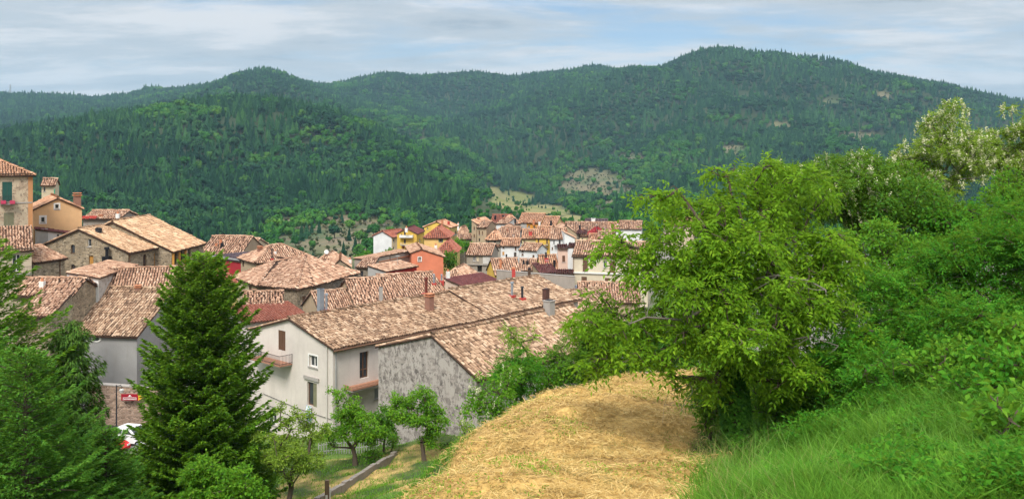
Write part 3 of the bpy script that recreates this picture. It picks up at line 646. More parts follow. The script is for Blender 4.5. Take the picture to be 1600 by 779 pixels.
        if style in ('wood', 'garage'):
            q(mb, a, b, g - .05, g, z0, z1)
            for i in range(1, 4): x = a + (b - a) * i / 4; q(mb, x - .012, x + .012, g, g + .012, z0, z1, 1)
            mb.build('door', [col or OCHRE, WOOD], s.root); return s
        if style == 'dark':
            mb.poly([w.pt(x, z, -.2) - o for x, z in ((a, z0), (b, z0), (b, z1), (a, z1))]); mb.build('opening', [plain('unlit_room', (.02, .017, .015), .9)], s.root); return s
        q(mb, a, a + fw, g - .05, g, z0, z1); q(mb, b - fw, b, g - .05, g, z0, z1); q(mb, a + fw, b - fw, g - .05, g, z1 - fw, z1); q(mb, a + fw, b - fw, g - .05, g, z0, z0 + fw)
        if b - a > .5: q(mb, (a + b) / 2 - fw * .5, (a + b) / 2 + fw * .5, g - .05, g + .002, z0 + fw, z1 - fw)
        if style in ('door', 'arch') and z1 - z0 > 1.5: q(mb, a + fw, b - fw, g - .05, g + .001, z0 + (z1 - z0) * .3, z0 + (z1 - z0) * .3 + fw)
        if style == 'arch':      # rounded head: stone spandrels close the corners
            rr = (b - a) / 2; cx_ = (a + b) / 2; ar = MB(); A_ = [math.pi * i / 8 for i in range(9)]
            pts = [(cx_ + rr * math.cos(t), z1 - rr * .8 + rr * .8 * math.sin(t)) for t in A_]
            for i in range(8):
                (x0, c0), (x1, c1) = pts[i], pts[i + 1]; ar.poly([w.pt(x, z, -.004) - o for x, z in ((x0, c0), (x1, c1), (x1, z1 + .0), (x0, z1 + .0))])
            ar.build('arch_head', [w.mat], s.root)
        wo = mb.build(nm, [fr], s.root)
        pm = MB(); pm.poly([w.pt(x, z, g - .04) - o for x, z in ((a + fw, z0 + fw), (b - fw, z0 + fw), (b - fw, z1 - fw), (a + fw, z1 - fw))]); pm.build('pane', [glass()], wo)
        if style in ('win', 'open', 'shut') and w.A[1] < 240:
            sl = MB(); q(sl, a - .08, b + .08, .0, .07, z0 - .09, z0); sl.build('sill', [CONC], wo)
        if style in ('shut', 'open', 'half', 'doorshut'):
            c_ = col or BROWN; hw = (b - a) / 2
            spots = {'shut': [(a, a + hw - .01), (a + hw + .01, b)], 'doorshut': [(a, a + hw - .01), (a + hw + .01, b)], 'open': [(a - hw, a), (b, b + hw)], 'half': [(a, a + hw * .75)]}[style]
            for x0, x1 in spots:
                sh = MB(); y0 = .01 if style == 'open' else -.06
                q(sh, x0, x0 + .05, y0, y0 + .04, z0, z1); q(sh, x1 - .05, x1, y0, y0 + .04, z0, z1); ns = max(3, int((z1 - z0) / .12)) if w.A[1] < 120 else 4
                for i in range(ns): c0 = z0 + (z1 - z0) * i / ns; q(sh, x0 + .05, x1 - .05, y0 + .004, y0 + .028, c0 + .01, c0 + (z1 - z0) / ns * .78)
                sh.poly([w.pt(x, z, y0 + .003) - o for x, z in ((x0, z0), (x1, z0), (x1, z1), (x0, z1))]); sh.build('shutter', [c_], wo)
        return s
    def surround(s, wk, r, grow=.12, mat=None, proud=.03):
        w = s.walls[wk]; a, b, z0, z1 = w.rect(r); mb = MB(); q = lambda *v: mb.obox(w.pt(0, 0) - s.org, w.e, w.n, (0, 0, 1), *v)
        q(a - grow, a, .002, proud, z0 - grow, z1 + grow); q(b, b + grow, .002, proud, z0 - grow, z1 + grow); q(a, b, .002, proud, z1, z1 + grow); q(a, b, .002, proud, z0 - grow, z0); mb.build('window_surround', [mat or WHITE], s.root); return s
    def band(s, wk, r, mat, proud=.04, name='band'):
        w = s.walls[wk]; a, b, z0, z1 = w.rect(r); a = max(a, -.02); b = min(b, w.L + .02); mb = MB(); mb.obox(w.pt(0, 0) - s.org, w.e, w.n, (0, 0, 1), a, b, .002, proud, z0, z1); mb.build(name, [mat], s.root); return s
    def balcony(s, wk, x0, x1, py, ry, out_=.9, floor=CONC, rail=IRON, solid=False, under=None, thick=.14):
        w = s.walls[wk]; a, b, zr, _ = w.rect((x0, py, x1, py)); z0 = w.zy((a + b) / 2, py); zt = w.zy((a + b) / 2, ry); o = s.org
        mb = MB(); q = lambda m_, *v: m_.obox(w.pt(0, 0) - o, w.e, w.n, (0, 0, 1), *v)
        q(mb, a, b, .003, out_, z0 - thick * .5, z0); mb.m = [0] * len(mb.m); q(mb, a + .04, b - .04, .003, out_ - .04, z0 - thick, z0 - thick * .5, 1); bo = mb.build('balcony', [floor, CONC], s.root)
        r_ = MB()
        if solid:
            q(r_, a, b, out_ - .08, out_, z0, zt); q(r_, a, a + .08, 0.01, out_ - .08, z0, zt); q(r_, b - .08, b, 0.01, out_ - .08, z0, zt)
        else:
            t = .03
            for zz_ in (zt - t, z0 + .08): q(r_, a, b, out_ - t, out_, zz_, zz_ + t); q(r_, a, a + t, 0.01, out_ - t, zz_, zz_ + t); q(r_, b - t, b, 0.01, out_ - t, zz_, zz_ + t)
            st = .12 if w.A[1] < 110 else .3; n = int((b - a) / st)
            for i in range(n + 1): x = a + (b - a - t) * i / max(n, 1); q(r_, x, x + t * .6, out_ - t, out_ - t * .4, z0, zt)
            n = int(out_ / st)
            for i in range(n):
                y = i * st
                for x in (a, b - t): q(r_, x, x + t * .6, y, y + t * .6, z0, zt)
        r_.build('railing', [rail], bo); return s
    def on_roof(s, px, py):
        best = None
        for p in s.planes:
            h = p.hit(px, py)
            if p.inside(h) and (best is None or h[1] < best[1]): best = h
        if best is None:
            best = s.planes[0].hit(px, py)
            if not (s.O[1] - 5 < best[1] < s.O[1] + 40): best = s.planes[0].at(.5, .5)
        return best
    def chimney(s, px, top, base, wpx, kind='brick', mat=None):
        p = s.on_roof(px, base); Y = p[1]; W_ = max(.18, wpx / F * Y) / 2; z1 = (HY - top) / F * Y; z0 = p[2] - .5; o = s.org; mb = MB(); x, y = p[0] - o[0], p[1] - o[1]; z0 -= o[2]; z1 -= o[2]; u, v = s.u, s.v
        cn = np.array([x, y, 0]); q = lambda *a: mb.obox(cn, u, v, (0, 0, 1), *a)
        if kind == 'brick':
            q(-W_, W_, -W_, W_, z0, z1 - W_ * .9, 0); q(-W_ * 1.3, W_ * 1.3, -W_ * 1.3, W_ * 1.3, z1 - W_ * .9, z1 - W_ * .65, 1)
            for a in (-1, 1):
                for b in (-1, 1): q(a * W_ * .8 - .05, a * W_ * .8 + .05, b * W_ * .8 - .05, b * W_ * .8 + .05, z1 - W_ * .65, z1 - W_ * .2, 0)
            q(-W_ * 1.2, W_ * 1.2, -W_ * 1.2, W_ * 1.2, z1 - W_ * .2, z1, 1); mats = [mat or BRICK, CLAY]
        elif kind == 'stack':
            q(-W_ * 1.5, W_ * 1.5, -W_ * 1.5, W_ * 1.5, z0, z0 + .5 + W_ * 1.0, 1); mb.tube([(x, y, z0), (x, y, z1 - W_)], W_ * .62, 8, 0); mb.tube([(x, y, z1 - W_ * .8), (x, y, z1)], [W_ * 1.0, W_ * .8], 8, 0); mats = [mat or ZINC, REDP]
        elif kind == 'pot':
            q(-W_, W_, -W_, W_, z0, z1 - W_ * 1.5, 0); mb.tube([(x, y, z1 - W_ * 1.5), (x, y, z1)], [W_ * .7, W_ * .55], 8, 1); mats = [mat or WHITE, CLAY]
        else:
            q(-W_, W_, -W_, W_, z0, z1, 0); q(-W_ * 1.15, W_ * 1.15, -W_ * 1.15, W_ * 1.15, z1, z1 + .06, 0); q(-W_ * .7, W_ * .7, -W_ * .7, W_ * .7, z1 + .06, z1 + .1, 1); mats = [mat or CONC, BLACK]
        mb.build('chimney', mats, s.roofo or s.root); return s
    def antenna(s, px, top, base):
        p = s.on_roof(px, base); Y = p[1]; z1 = (HY - top) / F * Y - s.org[2]; x, y = p[0] - s.org[0], p[1] - s.org[1]; mb = MB(); mb.tube([(x, y, p[2] - s.org[2] - .2), (x, y, z1)], .025, 4)
        for i in range(6): mb.tube([(x - .35 + .02 * i, y - .1 * i + .3, z1 - .15), (x + .35 - .02 * i, y - .1 * i + .3, z1 - .15)], .012, 3)
        mb.tube([(x, y + .35, z1 - .15), (x, y - .35, z1 - .15)], .015, 3); mb.build('antenna', [GREYP], s.roofo or s.root); return s
    def dish(s, px, py):
        p = s.on_roof(px, py); x, y, z = p - s.org; mb = MB(); mb.tube([(x, y, z - .1), (x, y, z + .5)], .03, 4); c = np.array([x, y, z + .6]); d = unit((.3, -1, .45)); mb.tube([c - d * .05, c, c + d * .06], [.12, .32, .38], 10); mb.build('satellite_dish', [WHITE], s.roofo or s.root); return s
    def pipe(s, wk, px, mat=None, r=.05):
        w = s.walls[wk]; x = w.sx(px); mb = MB(); mb.tube([w.pt(x, s.base, .07) - s.org, w.pt(x, w.top(x) - .1, .07) - s.org], r, 6); mb.build('downpipe', [mat or BROWN], s.root); return s
    def gutter(s, mat=None, r=.07):
        w = s.walls['F']; sl = s.planes[0]; a = sl.at(sl.l[0], sl.d[0]) - s.org; b = sl.at(sl.r[0], sl.d[0]) - s.org; d = np.array([0, 0, -.12]) + w.n * .03; mb = MB(); mb.tube([a + d, b + d], r, 6); mb.build('gutter', [mat or BROWN], s.root); return s
    def end(s):
        by = {}
        for w in s.walls.values(): by.setdefault(w.mat.name, []).append(w)
        for k, ws in by.items():
            mb = MB()
            for w in ws: w.mesh(mb, 0, s.org)
            mb.build('wall', [ws[0].mat], s.root)
        return s
_hs = [100]
def H(name, label, *a, cat='house', group=None, **k):
    _hs[0] += 1; return House(name, label, cat, group, _hs[0]).box(*a, **k)
st_warm = stone((.42, .33, .22), (.50, .42, .31), 3.0); st_grey = stone((.33, .28, .21), (.38, .34, .28), 3.2); st_dark = stone((.27, .22, .17), (.33, .28, .22), 3.4)
TERR = plain('terracotta_floor', (.38, .19, .12), .85)
pw = plaster((.76, .68, .61), .34, (.30, .25, .21)); white = plaster((.82, .82, .80), .12, (.4, .38, .35)); yel = plaster((.80, .52, .10), .1); yel2 = plaster((.78, .60, .22), .15); salmon = plaster((.78, .25, .14), .08); cream = plaster((.68, .56, .38), .25); peach = plaster((.80, .50, .26), .15)
tan = plaster((.50, .38, .25), .4); greyw = plaster((.36, .31, .26), .5); pinkw = plaster((.74, .56, .44), .15); orangew = plaster((.80, .36, .06), .1); redw = plaster((.42, .03, .04), .15); paleg = plaster((.50, .49, .46), .3)

# --- the three roofs nearest the camera
h = H('plastered_house', 'large off-white plastered house with long weathered tile roof and balconies behind garden', (520, 542, 62), (767, 493), 393, rise=1.38, wall=pw, rmat='old')
h.win('L', (435, 516, 446, 547), 'doorshut', BROWN).win('L', (483, 555, 496, 573), 'win', frame=WHITE).surround('L', (483, 555, 496, 573), .1)
h.win('L', (480, 597, 495, 634), 'half', OLIVE).band('L', (476, 588, 499, 593), CONC, .12, 'lintel')
h.win('L', (418, 644, 432, 662), 'win').win('L', (442, 656, 452, 668), 'dark')
h.balcony('L', 408, 457, 561, 546, 1.1, TERR, IRON)
h.win('F', (562, 549, 576, 590), 'door', frame=BROWN).balcony('F', 538, 592, 598, 594, .9, TERR, TERR, thick=.22).win('F', (532, 640, 541, 662), 'win')
h.win('F', (585, 606, 591, 622), 'shut', GREYP)
h.chimney(671, 458, 485, 10, 'brick', BRICK).chimney(666, 433, 461, 7, 'stack', plain('rusty_flue', (.14, .035, .025), .7)).chimney(501, 452, 485, 8, 'box', ZINC).chimney(510, 458, 486, 6, 'stack', ZINC)
h.gutter().pipe('F', 524, GREYP).pipe('L', 512, plain('pale_pipe', (.5, .47, .42), .7)).end()
WH = h
h = H('plastered_house', 'separate far section of the long tiled terrace, with thin flue pipes on its roof', (768, 491, 74.2), ('a', 48.4, 903), ('L', 9.7), rise=1.55, wall=plaster((.62, .54, .46), .4), rmat='old')
h.chimney(800, 440, 464, 6, 'stack', ZINC).chimney(816, 447, 468, 6, 'stack', IRON).chimney(853, 452, 473, 8, 'box', plain('rusty_flue2', (.10, .05, .04), .8)).gutter().end()
h = H('stone_barn', 'windowless barn with flaking grey plaster gable and a steep tile roof beside the straw slope', (745, 590, 53.5), ('a', 49.2, 14.5, 1), ('L', 8.9), rise=2.05, rf=.43, back=.66, wall=patched((.50, .45, .405), (.28, .245, .22), .55, 2.2), rmat='old', eo=.25, rake=.1)
h.win('L', (702, 681, 709, 689), 'dark').chimney(858, 470, 489, 13, 'box', CONC).end()
h = H('grey_house', 'grey plastered house with small oval window under fine brown tiles behind the left conifers', (104, 520, 80), (214, 523.5), ('L', 12.5), rise=3.15, wall=plaster((.36, .35, .34), .3), rmat='old', eo=.3)
w = h.walls['F']; a, b, z0, z1 = w.rect((144, 525, 157, 533)); mb = MB(); mb2 = MB(); cx_, cz_ = (a + b) / 2, (z0 + z1) / 2; R1, R2 = (b - a) / 2, (z1 - z0) / 2
pts = [(math.cos(t), math.sin(t)) for t in np.linspace(0, 2 * math.pi, 17)[:-1]]
for i in range(16):
    p, q_ = pts[i], pts[(i + 1) % 16]; A_ = [w.pt(cx_ + R1 * k * p_[0], cz_ + R2 * k * p_[1], .06) - h.org for k, p_ in ((.8, p), (1.25, p), (1.25, q_), (.8, q_))]; mb.poly(A_); B_ = [x - w.n * .055 for x in A_]; mb.poly([A_[1], A_[2], B_[2], B_[1]]); mb.poly([A_[0], A_[3], B_[3], B_[0]])
wo = mb.build('window', [WHITE], h.root); mb2.poly([w.pt(cx_ + R1 * .82 * p[0], cz_ + R2 * .82 * p[1], .01) - h.org for p in pts]); mb2.build('pane', [glass()], wo); h.end()

# --- upper left group
brickq = plaster((.62, .30, .13), .3); ob = patched((.58, .47, .33), (.40, .30, .21), .42, .8)
h = H('tall_house', 'tall peeling cream house with brick corner, shuttered balconies and hipped roof at the left edge', (-70, 273, 91), ('a', 31, 51), ('L', 8), 'hip', 1.7, wall=ob, rmat='orange', cat='house')
h.win('F', (3.5, 284, 19, 315), 'doorshut', GREEN).balcony('F', 0, 22, 318, 306, .55, CONC, IRON)
for x in (5, 19): h.band('F', (x - 4, 313, x + 4, 318), PLANTER, .8, 'flower_box')
h.win('F', (6, 332, 22, 361), 'doorshut', OLIVE).balcony('F', 3, 27, 364, 352, .55).band('F', (-60, 359.5, 50, 362), CONC, .06, 'string_course').band('F', (-60, 316.5, 50, 318.5), CONC, .05, 'string_course').band('F', (44, 270, 51.3, 357), brickq, .02, 'brick_corner').band('F', (-60, 271, 51, 274), WOOD, .25, 'eaves').end()
h = H('cream_house', 'low cream house with small iron balcony and tiled lean-to roof below the tall house', (-60, 394, 84), ('a', 30, 49.5), ('L', 5), 'shed', 1.9, wall=patched((.62, .52, .38), (.42, .32, .22), .3, .9), rmat='pink')
h.win('F', (19, 397, 32, 424), 'door', frame=WHITE).balcony('F', 17, 50, 427, 415, .8).band('F', (-60, 389, 49, 392), WOOD, .2, 'eaves').win('F', (3, 391.5, 8, 394.5), 'dark').win('F', (25, 430, 33, 440), 'wood', BRICK).end()
h = H('stone_outbuilding', 'small stone building with sloping tile roof and downpipe between low cream house and stone house', (52, 408, 89), (101, 401.5), ('L', 3.4), 'shed', 1.2, wall=st_warm, rmat='pink')
h.pipe('F', 93).win('F', (80, 434, 87, 440), 'dark').band('F', (53, 408, 101, 410), WOOD, .15, 'eaves').end()
h = H('peach_house', 'smooth peach gabled house with two small white-framed windows behind the tall house', (128, 325, 105), ('a', 122, 8, 1), 52, rise=1.25, wall=peach, rmat='orange', eo=.25)
h.win('L', (86, 319, 92, 326)).surround('L', (86, 319, 92, 326), .15).win('L', (64, 339, 70, 347)).surround('L', (64, 339, 70, 347), .2).chimney(100, 301, 318, 10, 'brick').antenna(131, 308, 330).end()
h = H('white_annex', 'plain annex, one wall grey and the other white, below the peach gabled house', (127.5, 367, 103), ('a', 118, 3, 1), 55, 'shed', .9, wall=white, walls={}, rmat='maroon', eo=.05)
h.band('L', (55, 357, 75, 386), paleg, .03, 'grey_wall').win('L', (89, 366, 92, 369), 'dark').end()
h = H('pale_house', 'little pale upper storey with pink hipped roof poking up behind the peach house', (65, 289, 130), ('a', 20, 85), ('L', 5), 'gable', .8, wall=cream, rmat='pink')
h.win('F', (68, 292, 71, 299), 'win').win('L', (53, 292, 57, 302), 'win').band('F', (86, 295, 90, 303), plain('green_tarp', (.02, .35, .20), .5), .5, 'awning').end()
h = H('low_house', 'dark pink-roofed house showing just over the ridge of the big stone house', (130, 341, 122), ('a', 4, 186), ('L', 7), rise=.8, wall=greyw, rmat='pink')
h.chimney(184, 330, 341, 5, 'pot').band('F', (130, 337, 152, 341.5), REDP, .3, 'eaves').chimney(158, 335, 338, 5, 'brick').end()

h = H('stone_house', 'big rubble stone house with broad golden tile roof and arched windows on the left', (200, 393, 95), ('a', 79.7, 9, 1), ('L', 11.5), rise=2.35, wall=st_warm, rmat='gold', thick=.16)
h.win('F', (223.5, 397, 229, 420), 'arch').win('F', (240.5, 393, 246, 416), 'arch', frame=OCHRE).pipe('F', 202)
h.win('L', (110.5, 382, 117, 396), 'arch').win('L', (137, 373, 142.5, 385), 'win').win('L', (139, 399, 146, 412.5), 'wood', OCHRE).win('L', (111, 413, 118, 429), 'arch')
h.chimney(154, 357, 364, 7, 'box', IRON).end()
w = h.walls['L']; x = w.sx(171); zt = w.zy(x, 385); zb = w.zy(x, 412); mb = MB(); c0 = w.pt(x, zb, .45) - h.org
mb.obox(c0, w.e, w.n, (0, 0, 1), -.38, .38, -.3, .3, -.1, .85); mb.tube([c0 + [0, 0, .85], c0 + [0, 0, zt - zb - .25]], .16, 8); mb.tube([c0 + [0, 0, zt - zb - .25], c0 + [0, 0, zt - zb]], [.3, .26], 8); mb.build('flue', [BLACK], h.root)
h = H('stone_house', 'stone house with golden roof running to a point and a timber-posted loggia', (268, 391, 100), ('a', 87, 318), ('L', 13.5), rise=3.2, wall=st_warm, rmat='gold', thick=.16)
for r in ((270.5, 393, 277, 413), (280, 391, 287, 410)): h.win('F', r, 'dark')
w = h.walls['F']
for px in (269.5, 278.8, 288.5):
    x = w.sx(px); mb = MB(); mb.obox(w.pt(x, 0, .1) - h.org, w.e, w.n, (0, 0, 1), -.12, .12, -.09, .09, w.zy(x, 416), w.top(x) - .02); mb.build('timber_post', [OCHRE], h.root)
h.win('F', (294, 389, 298, 401), 'dark').end()
h = H('stone_house', 'recessed stone link with dark doorway between the two golden-roofed stone houses', (252, 395, 100.5), ('a', 84, 3, 1), ('L', 4), 'flat', wall=st_warm, rmat='gold'); h.win('F', (256.5, 393.2, 257.6, 411), 'dark').end()
h = H('low_outhouse', 'small outhouse with white wall and low irregular tile roof in front of stone house', (154, 433, 84), (213, 414), ('L', 2.9), 'shed', .5, wall=white, walls={'F': patched((.62, .58, .53), (.4, .35, .3), .45, 1.2)}, rmat='pink', eo=.2).end()
h = H('row_house', 'broad pink-brown tile roof with red brick chimney behind the pointed conifer', (148, 474, 84), ('a', 12, 300), ('L', 8.5), rise=2.7, wall=tan, rmat='pink')
h.chimney(216, 445, 462, 8, 'brick').end()
h = H('low_house', 'low ruinous tile roof with scattered tiles under the stone outbuilding', (20, 459, 80), ('a', -2, 113), ('L', 4.5), rise=1.1, wall=st_warm, rmat='pink', jit=2.2); h.chimney(66, 434, 448, 7, 'pot').end()
h = H('brick_shed', 'small shed with brick arch glimpsed through the left conifers', (28, 492, 70), ('a', 3, 78), ('L', 4), 'shed', 1.2, wall=st_warm, rmat='pink')
h.win('F', (46, 500, 55, 516), 'arch').surround('F', (46, 498, 55, 516), .18, BRICK).end()

# --- middle group
h = H('red_house', 'deep red rendered house with flat dark roof edge left of the middle group', (318, 401, 139), (376, 409), ('L', 8), 'flat', wall=redw, rmat='slate'); h.win('F', (336.5, 406, 342, 414), 'shut', GREYP).band('F', (318, 401, 376, 403), GREYP, .2, 'roof_edge').end()
h = H('tiled_house', 'house with broken tile ridge and vents above the red rendered house', (312, 396, 150), ('a', -4, 376), ('L', 11), rise=2.4, wall=tan, rmat='pink', jit=1.8)
h.chimney(345, 374, 382, 3, 'box', CLAY).chimney(347, 380, 386, 4, 'box', BLACK).chimney(338, 380, 384, 3, 'box', CLAY).end()
h = H('tiled_house', 'narrow house with twin white chimney pots above the red rendered house', (366, 385, 160), ('a', -12, 393), ('L', 6), rise=1.2, wall=cream, rmat='pink'); h.chimney(363, 369, 380, 4, 'pot').chimney(369.5, 370, 380, 4, 'pot').win('F', (383, 385, 386, 390), 'dark').end()
h = H('tiled_house', 'tan house with hipped tile roof and tall flue, touching the end of the red house', (374, 401.5, 133), (400, 409), 462, 'hip', 1.9, wall=tan, rmat='pink', walls={})
h.win('F', (378, 407, 381, 417), 'dark').chimney(425, 388, 405, 3, 'stack', IRON).chimney(406, 384, 392, 6, 'brick').chimney(430, 390, 396, 3, 'pot').end()
# the big many-sided stone house: its own outline
h = House('round_stone_house', 'big faceted stone house with wide hipped tile roof and cream side wall', 'house', None, 55)
z = P(403.5, 444, 112)[2]
def at_z(px, py): return P(px, py, z * F / (HY - py))
A_, B_, C_, D_ = at_z(366, 431), at_z(403.5, 444), at_z(464, 449.5), at_z(490, 443.5); E_ = D_ + np.array([3.5, 12, 0]); G_ = A_ + np.array([7, 11, 0]); r0 = P(430, 408, 119); r1 = P(478, 413, 119.5); cen = (A_ + C_ + E_) / 3; nn_ = np.cross(C_ - B_, r0 - B_); r1[2] = B_[2] - ((r1 - B_)[:2] @ nn_[:2]) / nn_[2]
h.O = A_; h.u = unit(C_ - B_); h.v = np.array([-h.u[1], h.u[0], 0]); h.base = min(g1(q[0], q[1]) for q in (A_, B_, C_, D_)) - .5; h.org = np.array([B_[0], B_[1], h.base + .5]); h.rmat = 'pink'; h.pitch = .34; h.seg = 3; h.thick = .15; h.jit = 1.2
h.planes = [Plane(A_, B_, r0, r0, .35, (0, 0)), Plane(B_, C_, r1, r0, .35, (0, 0)), Plane(C_, D_, r1, r1, .35, (0, 0)), Plane(D_, E_, r1, r1, .35, (0, 0)), Plane(E_, G_, r0, r1, .35, (0, 0)), Plane(G_, A_, r0, r0, .35, (0, 0))]
h.ridges = [(r0, r1), (B_, r0), (C_, r1), (A_, r0)]; h.walls = {'a': Wall([A_, B_], h.base, cen, cream), 'b': Wall([B_, C_], h.base, cen, stone((.30, .235, .165), (.36, .29, .21), 3.6)), 'c': Wall([C_, D_], h.base, cen, st_warm), 'd': Wall([D_, E_], h.base, cen, st_dark), 'e': Wall([E_, G_], h.base, cen, st_dark), 'f': Wall([G_, A_], h.base, cen, st_dark)}
h.finish_root(); h.win('a', (389, 446, 393, 462), 'shut', BROWN).win('c', (472.5, 462, 478, 480), 'shut', BROWN).win('c', (474, 449, 477, 452), 'dark').pipe('b', 425).pipe('a', 402.5).pipe('c', 486, CREAM).end()
if 0: h = H('lean_to', 'smooth pink-tiled lean-to on the left side of the faceted stone house', (379, 422, 122), (392, 428), ('L', 6.5), 'shed', 1.5, wall=tan, rmat='pink', jit=.2).end()
h = H('yellow_annex', 'small yellow-walled annex with plain red roof beside the pointed conifer', (347, 444, 103), (371, 440.5), 316, 'shed', 1.9, wall=cream, walls={'F': yel2}, rmat='red', jit=.2).end()
h = H('row_house', 'small grey-walled house with tumbled tiles right of the pointed conifer', (380, 484, 84), ('a', 14, 440), ('L', 6), rise=1.2, wall=paleg, rmat='pink', jit=1.8).end()
h = H('red_roof_house', 'house with smooth coral-red roof tucked behind the off-white gable', (384, 503, 78), ('a', 30, 482), ('L', 7), 'shed', .35, wall=pw, rmat='red', jit=.3).end()
h = H('stone_tower_house', 'squat house with small dome-like hipped roof at the centre skyline', (494, 410, 150), ('a', -8, 519), ('L', 6), 'hip', 1.35, wall=st_warm, rmat='pink'); h.dish(510, 399).win('F', (508, 411, 512, 416), 'dark').end()
h = H('gabled_house', 'stone-gabled house right of the small dome-like roof', (546, 415, 146), ('a', 100, 8, 1), 519, rise=1.1, wall=st_warm, rmat='pink', rf=.55); h.chimney(547, 402, 412, 4, 'pot').end()
h = H('curved_wall_house', 'little rounded cream wall house with white chimney pots left of the dome-like roof', (488, 419, 138), ('a', -3, 507), ('L', 5), 'hip', .8, wall=tan, rmat='pink'); h.chimney(486, 408, 420, 5, 'pot').chimney(499, 411, 420, 5, 'pot').end()
h = H('tiled_house', 'wide sagging tile roof below the small dome-like roof, with long pale parapet', (504, 464, 114), (556, 442), ('L', 10), rise=2.6, wall=tan, rmat='pink', jit=1.6)
h.end()
def parapet(name, label, a, b, hgt, mat, wd=.35, cat='wall'):
    """a low wall between two photo points (px, py of its top, depth)"""
    A3, B3 = P(*a), P(*b); r = empty(name, [A3[0], A3[1], A3[2] - hgt], 0, label, cat); mb = MB(); e = unit(B3 - A3); n = unit(np.cross(e, (0, 0, 1))); L_ = np.linalg.norm(B3 - A3); o = np.array([0, 0, hgt])
    mb.obox(o, e, n, (0, 0, 1), 0, L_, -wd / 2, wd / 2, -hgt, -.08); mb.build('wall', [mat], r); m2 = MB(); m2.obox(o, e, n, (0, 0, 1), -.05, L_ + .05, -wd / 2 - .05, wd / 2 + .05, -.079, 0); m2.build('coping', [CONC], r)
parapet('parapet_wall', 'long pale parapet rising across the middle tile roofs', (505, 461, 112), (555, 441, 128), 1.1, plaster((.55, .49, .42), .3))
h = H('tiled_house', 'low reddish roof in front of the pale parapet, against the long ridge', (503, 492, 98), ('a', 28, 562), ('L', 8), rise=2.0, wall=tan, rmat='pink', jit=1.4); h.end()
h = H('stone_house', 'stone house with small dark door between sagging roof and long grey wall', (557, 417, 142), ('a', -4, 579), ('L', 6), 'shed', .9, wall=st_grey, rmat='pink'); h.win('F', (563, 423, 567.5, 437), 'door').win('F', (569, 430, 572, 437), 'dark').win('F', (556.5, 427, 558, 432), 'dark').end()
h = H('tiled_house', 'pale cream tile roof with single grey chimney, left of the strip-roofed red wall', (555, 474, 100), ('a', 24, 622), ('L', 9), rise=2.1, wall=tan, rmat='pink', jit=1.4); h.chimney(595, 449, 470, 5, 'box', CONC).end()
h = H('tiled_house', 'broad cream and pink tile roof in front of the salmon gable', (612, 466, 104), ('a', 26, 700), ('L', 11), rise=2.0, wall=tan, rmat='pink', jit=1.3)
h.chimney(678, 428, 444, 4, 'stack', ZINC).chimney(690, 428, 440, 4, 'stack', ZINC).chimney(700, 420, 428, 5, 'pot').end()
h = H('red_wall_house', 'low house with bright red wall under a narrow strip of tiles', (603, 423, 128), (651, 415), ('L', 3.4), 'shed', .6, wall=plaster((.50, .04, .03), .1), walls={'L': paleg}, rmat='pink', eo=.3); h.antenna(621, 398, 414).end()
h = H('smooth_roof_house', 'house with smooth pink hipped roof right of the broad cream roof', (690, 437, 128), ('a', -12, 724), ('L', 8), 'hip', 1.5, wall=tan, rmat='pink', jit=.4).end()
h = H('maroon_roof_house', 'house under a plain flat-looking maroon roof beside the street', (722, 446, 120), (778, 437), ('L', 3.2), 'shed', .7, wall=pinkw, rmat='maroon', jit=.2).end()
h = H('salmon_house', 'salmon-orange gabled house with one small window and pink roof', (692.6, 400, 160), ('a', 101, 11, 1), 643, rise=1.35, rf=.69, back=.77, wall=salmon, rmat='pink', jit=.4); h.win('L', (653.5, 401.5, 658, 408), 'win').surround('L', (653.5, 401.5, 658, 408), .12).end()
h = H('grey_building', 'long windowless grey-rendered wall building beside the salmon house', (573.5, 405, 150), (641.5, 391.5), ('L', 2.5), 'shed', .1, wall=plaster((.42, .36, .31), .25), rmat='pink', jit=.3, eo=.1); h.band('F', (574, 405, 641, 406.2), CLAY, .08, 'roof_edge').pipe('F', 609).end()

# --- yellow and white group
h = H('white_house', 'tall blank white gable house with red roof, leftmost of the yellow group', (612, 370, 205), ('a', 52, 640), 583.5, rise=1.15, wall=white, walls={'F': cream}, rmat='red', jit=.2)
for y in (373, 385): h.win('F', (614.3, y, 616.6, y + 5), 'win')
h.antenna(600, 350, 364).end()
h = H('yellow_house', 'bright yellow house with two long balconies and purple-brown roof', (651, 364.5, 195), ('a', 84, 7.5, 1), 620.5, rise=1.0, wall=yel, rmat='maroon', jit=.2)
for y in (361, 373.5): h.win('L', (631, y, 634, y + 7), 'door')
h.balcony('L', 625.5, 646, 370, 366.5, 1.0, WHITE, WHITE, True).balcony('L', 627, 647, 382, 379, 1.0, CONC, WHITE).win('L', (626.5, 365, 628.5, 369), 'win').win('L', (628.5, 383, 631.5, 388), 'wood', REDP).win('F', (655, 373, 657, 377), 'win').chimney(635, 353, 359, 4, 'pot').end()
h = H('yellow_house', 'largest yellow house with tile roof and corner balconies, top of the yellow group', (702, 355, 215), ('a', 76, 714.5), 662.5, rise=1.3, wall=yel2, walls={'L': plaster((.82, .56, .12), .1)}, rmat='orange', jit=.5)
for y in (360, 373, 385): h.win('F', (704.5, y, 706.5, y + 5.5), 'door').balcony('F', 703, 709.5, y + 6.5, y + 3, 1.0, CONC, IRON); h.win('F', (711, y, 712.6, y + 5), 'shut')
h.chimney(691, 344, 350, 3, 'box', CLAY).chimney(701, 346, 352, 3, 'box', REDP).win('L', (667, 355, 669, 358), 'win').end()
h = H('yellow_house', 'yellow-orange house with red hipped roof and green-shuttered window, front of group', (663, 370.3, 185), ('a', -2, 700.5), ('L', 9.5), 'hip', 1.85, wall=plaster((.82, .54, .20), .1), rmat='red', jit=.3)
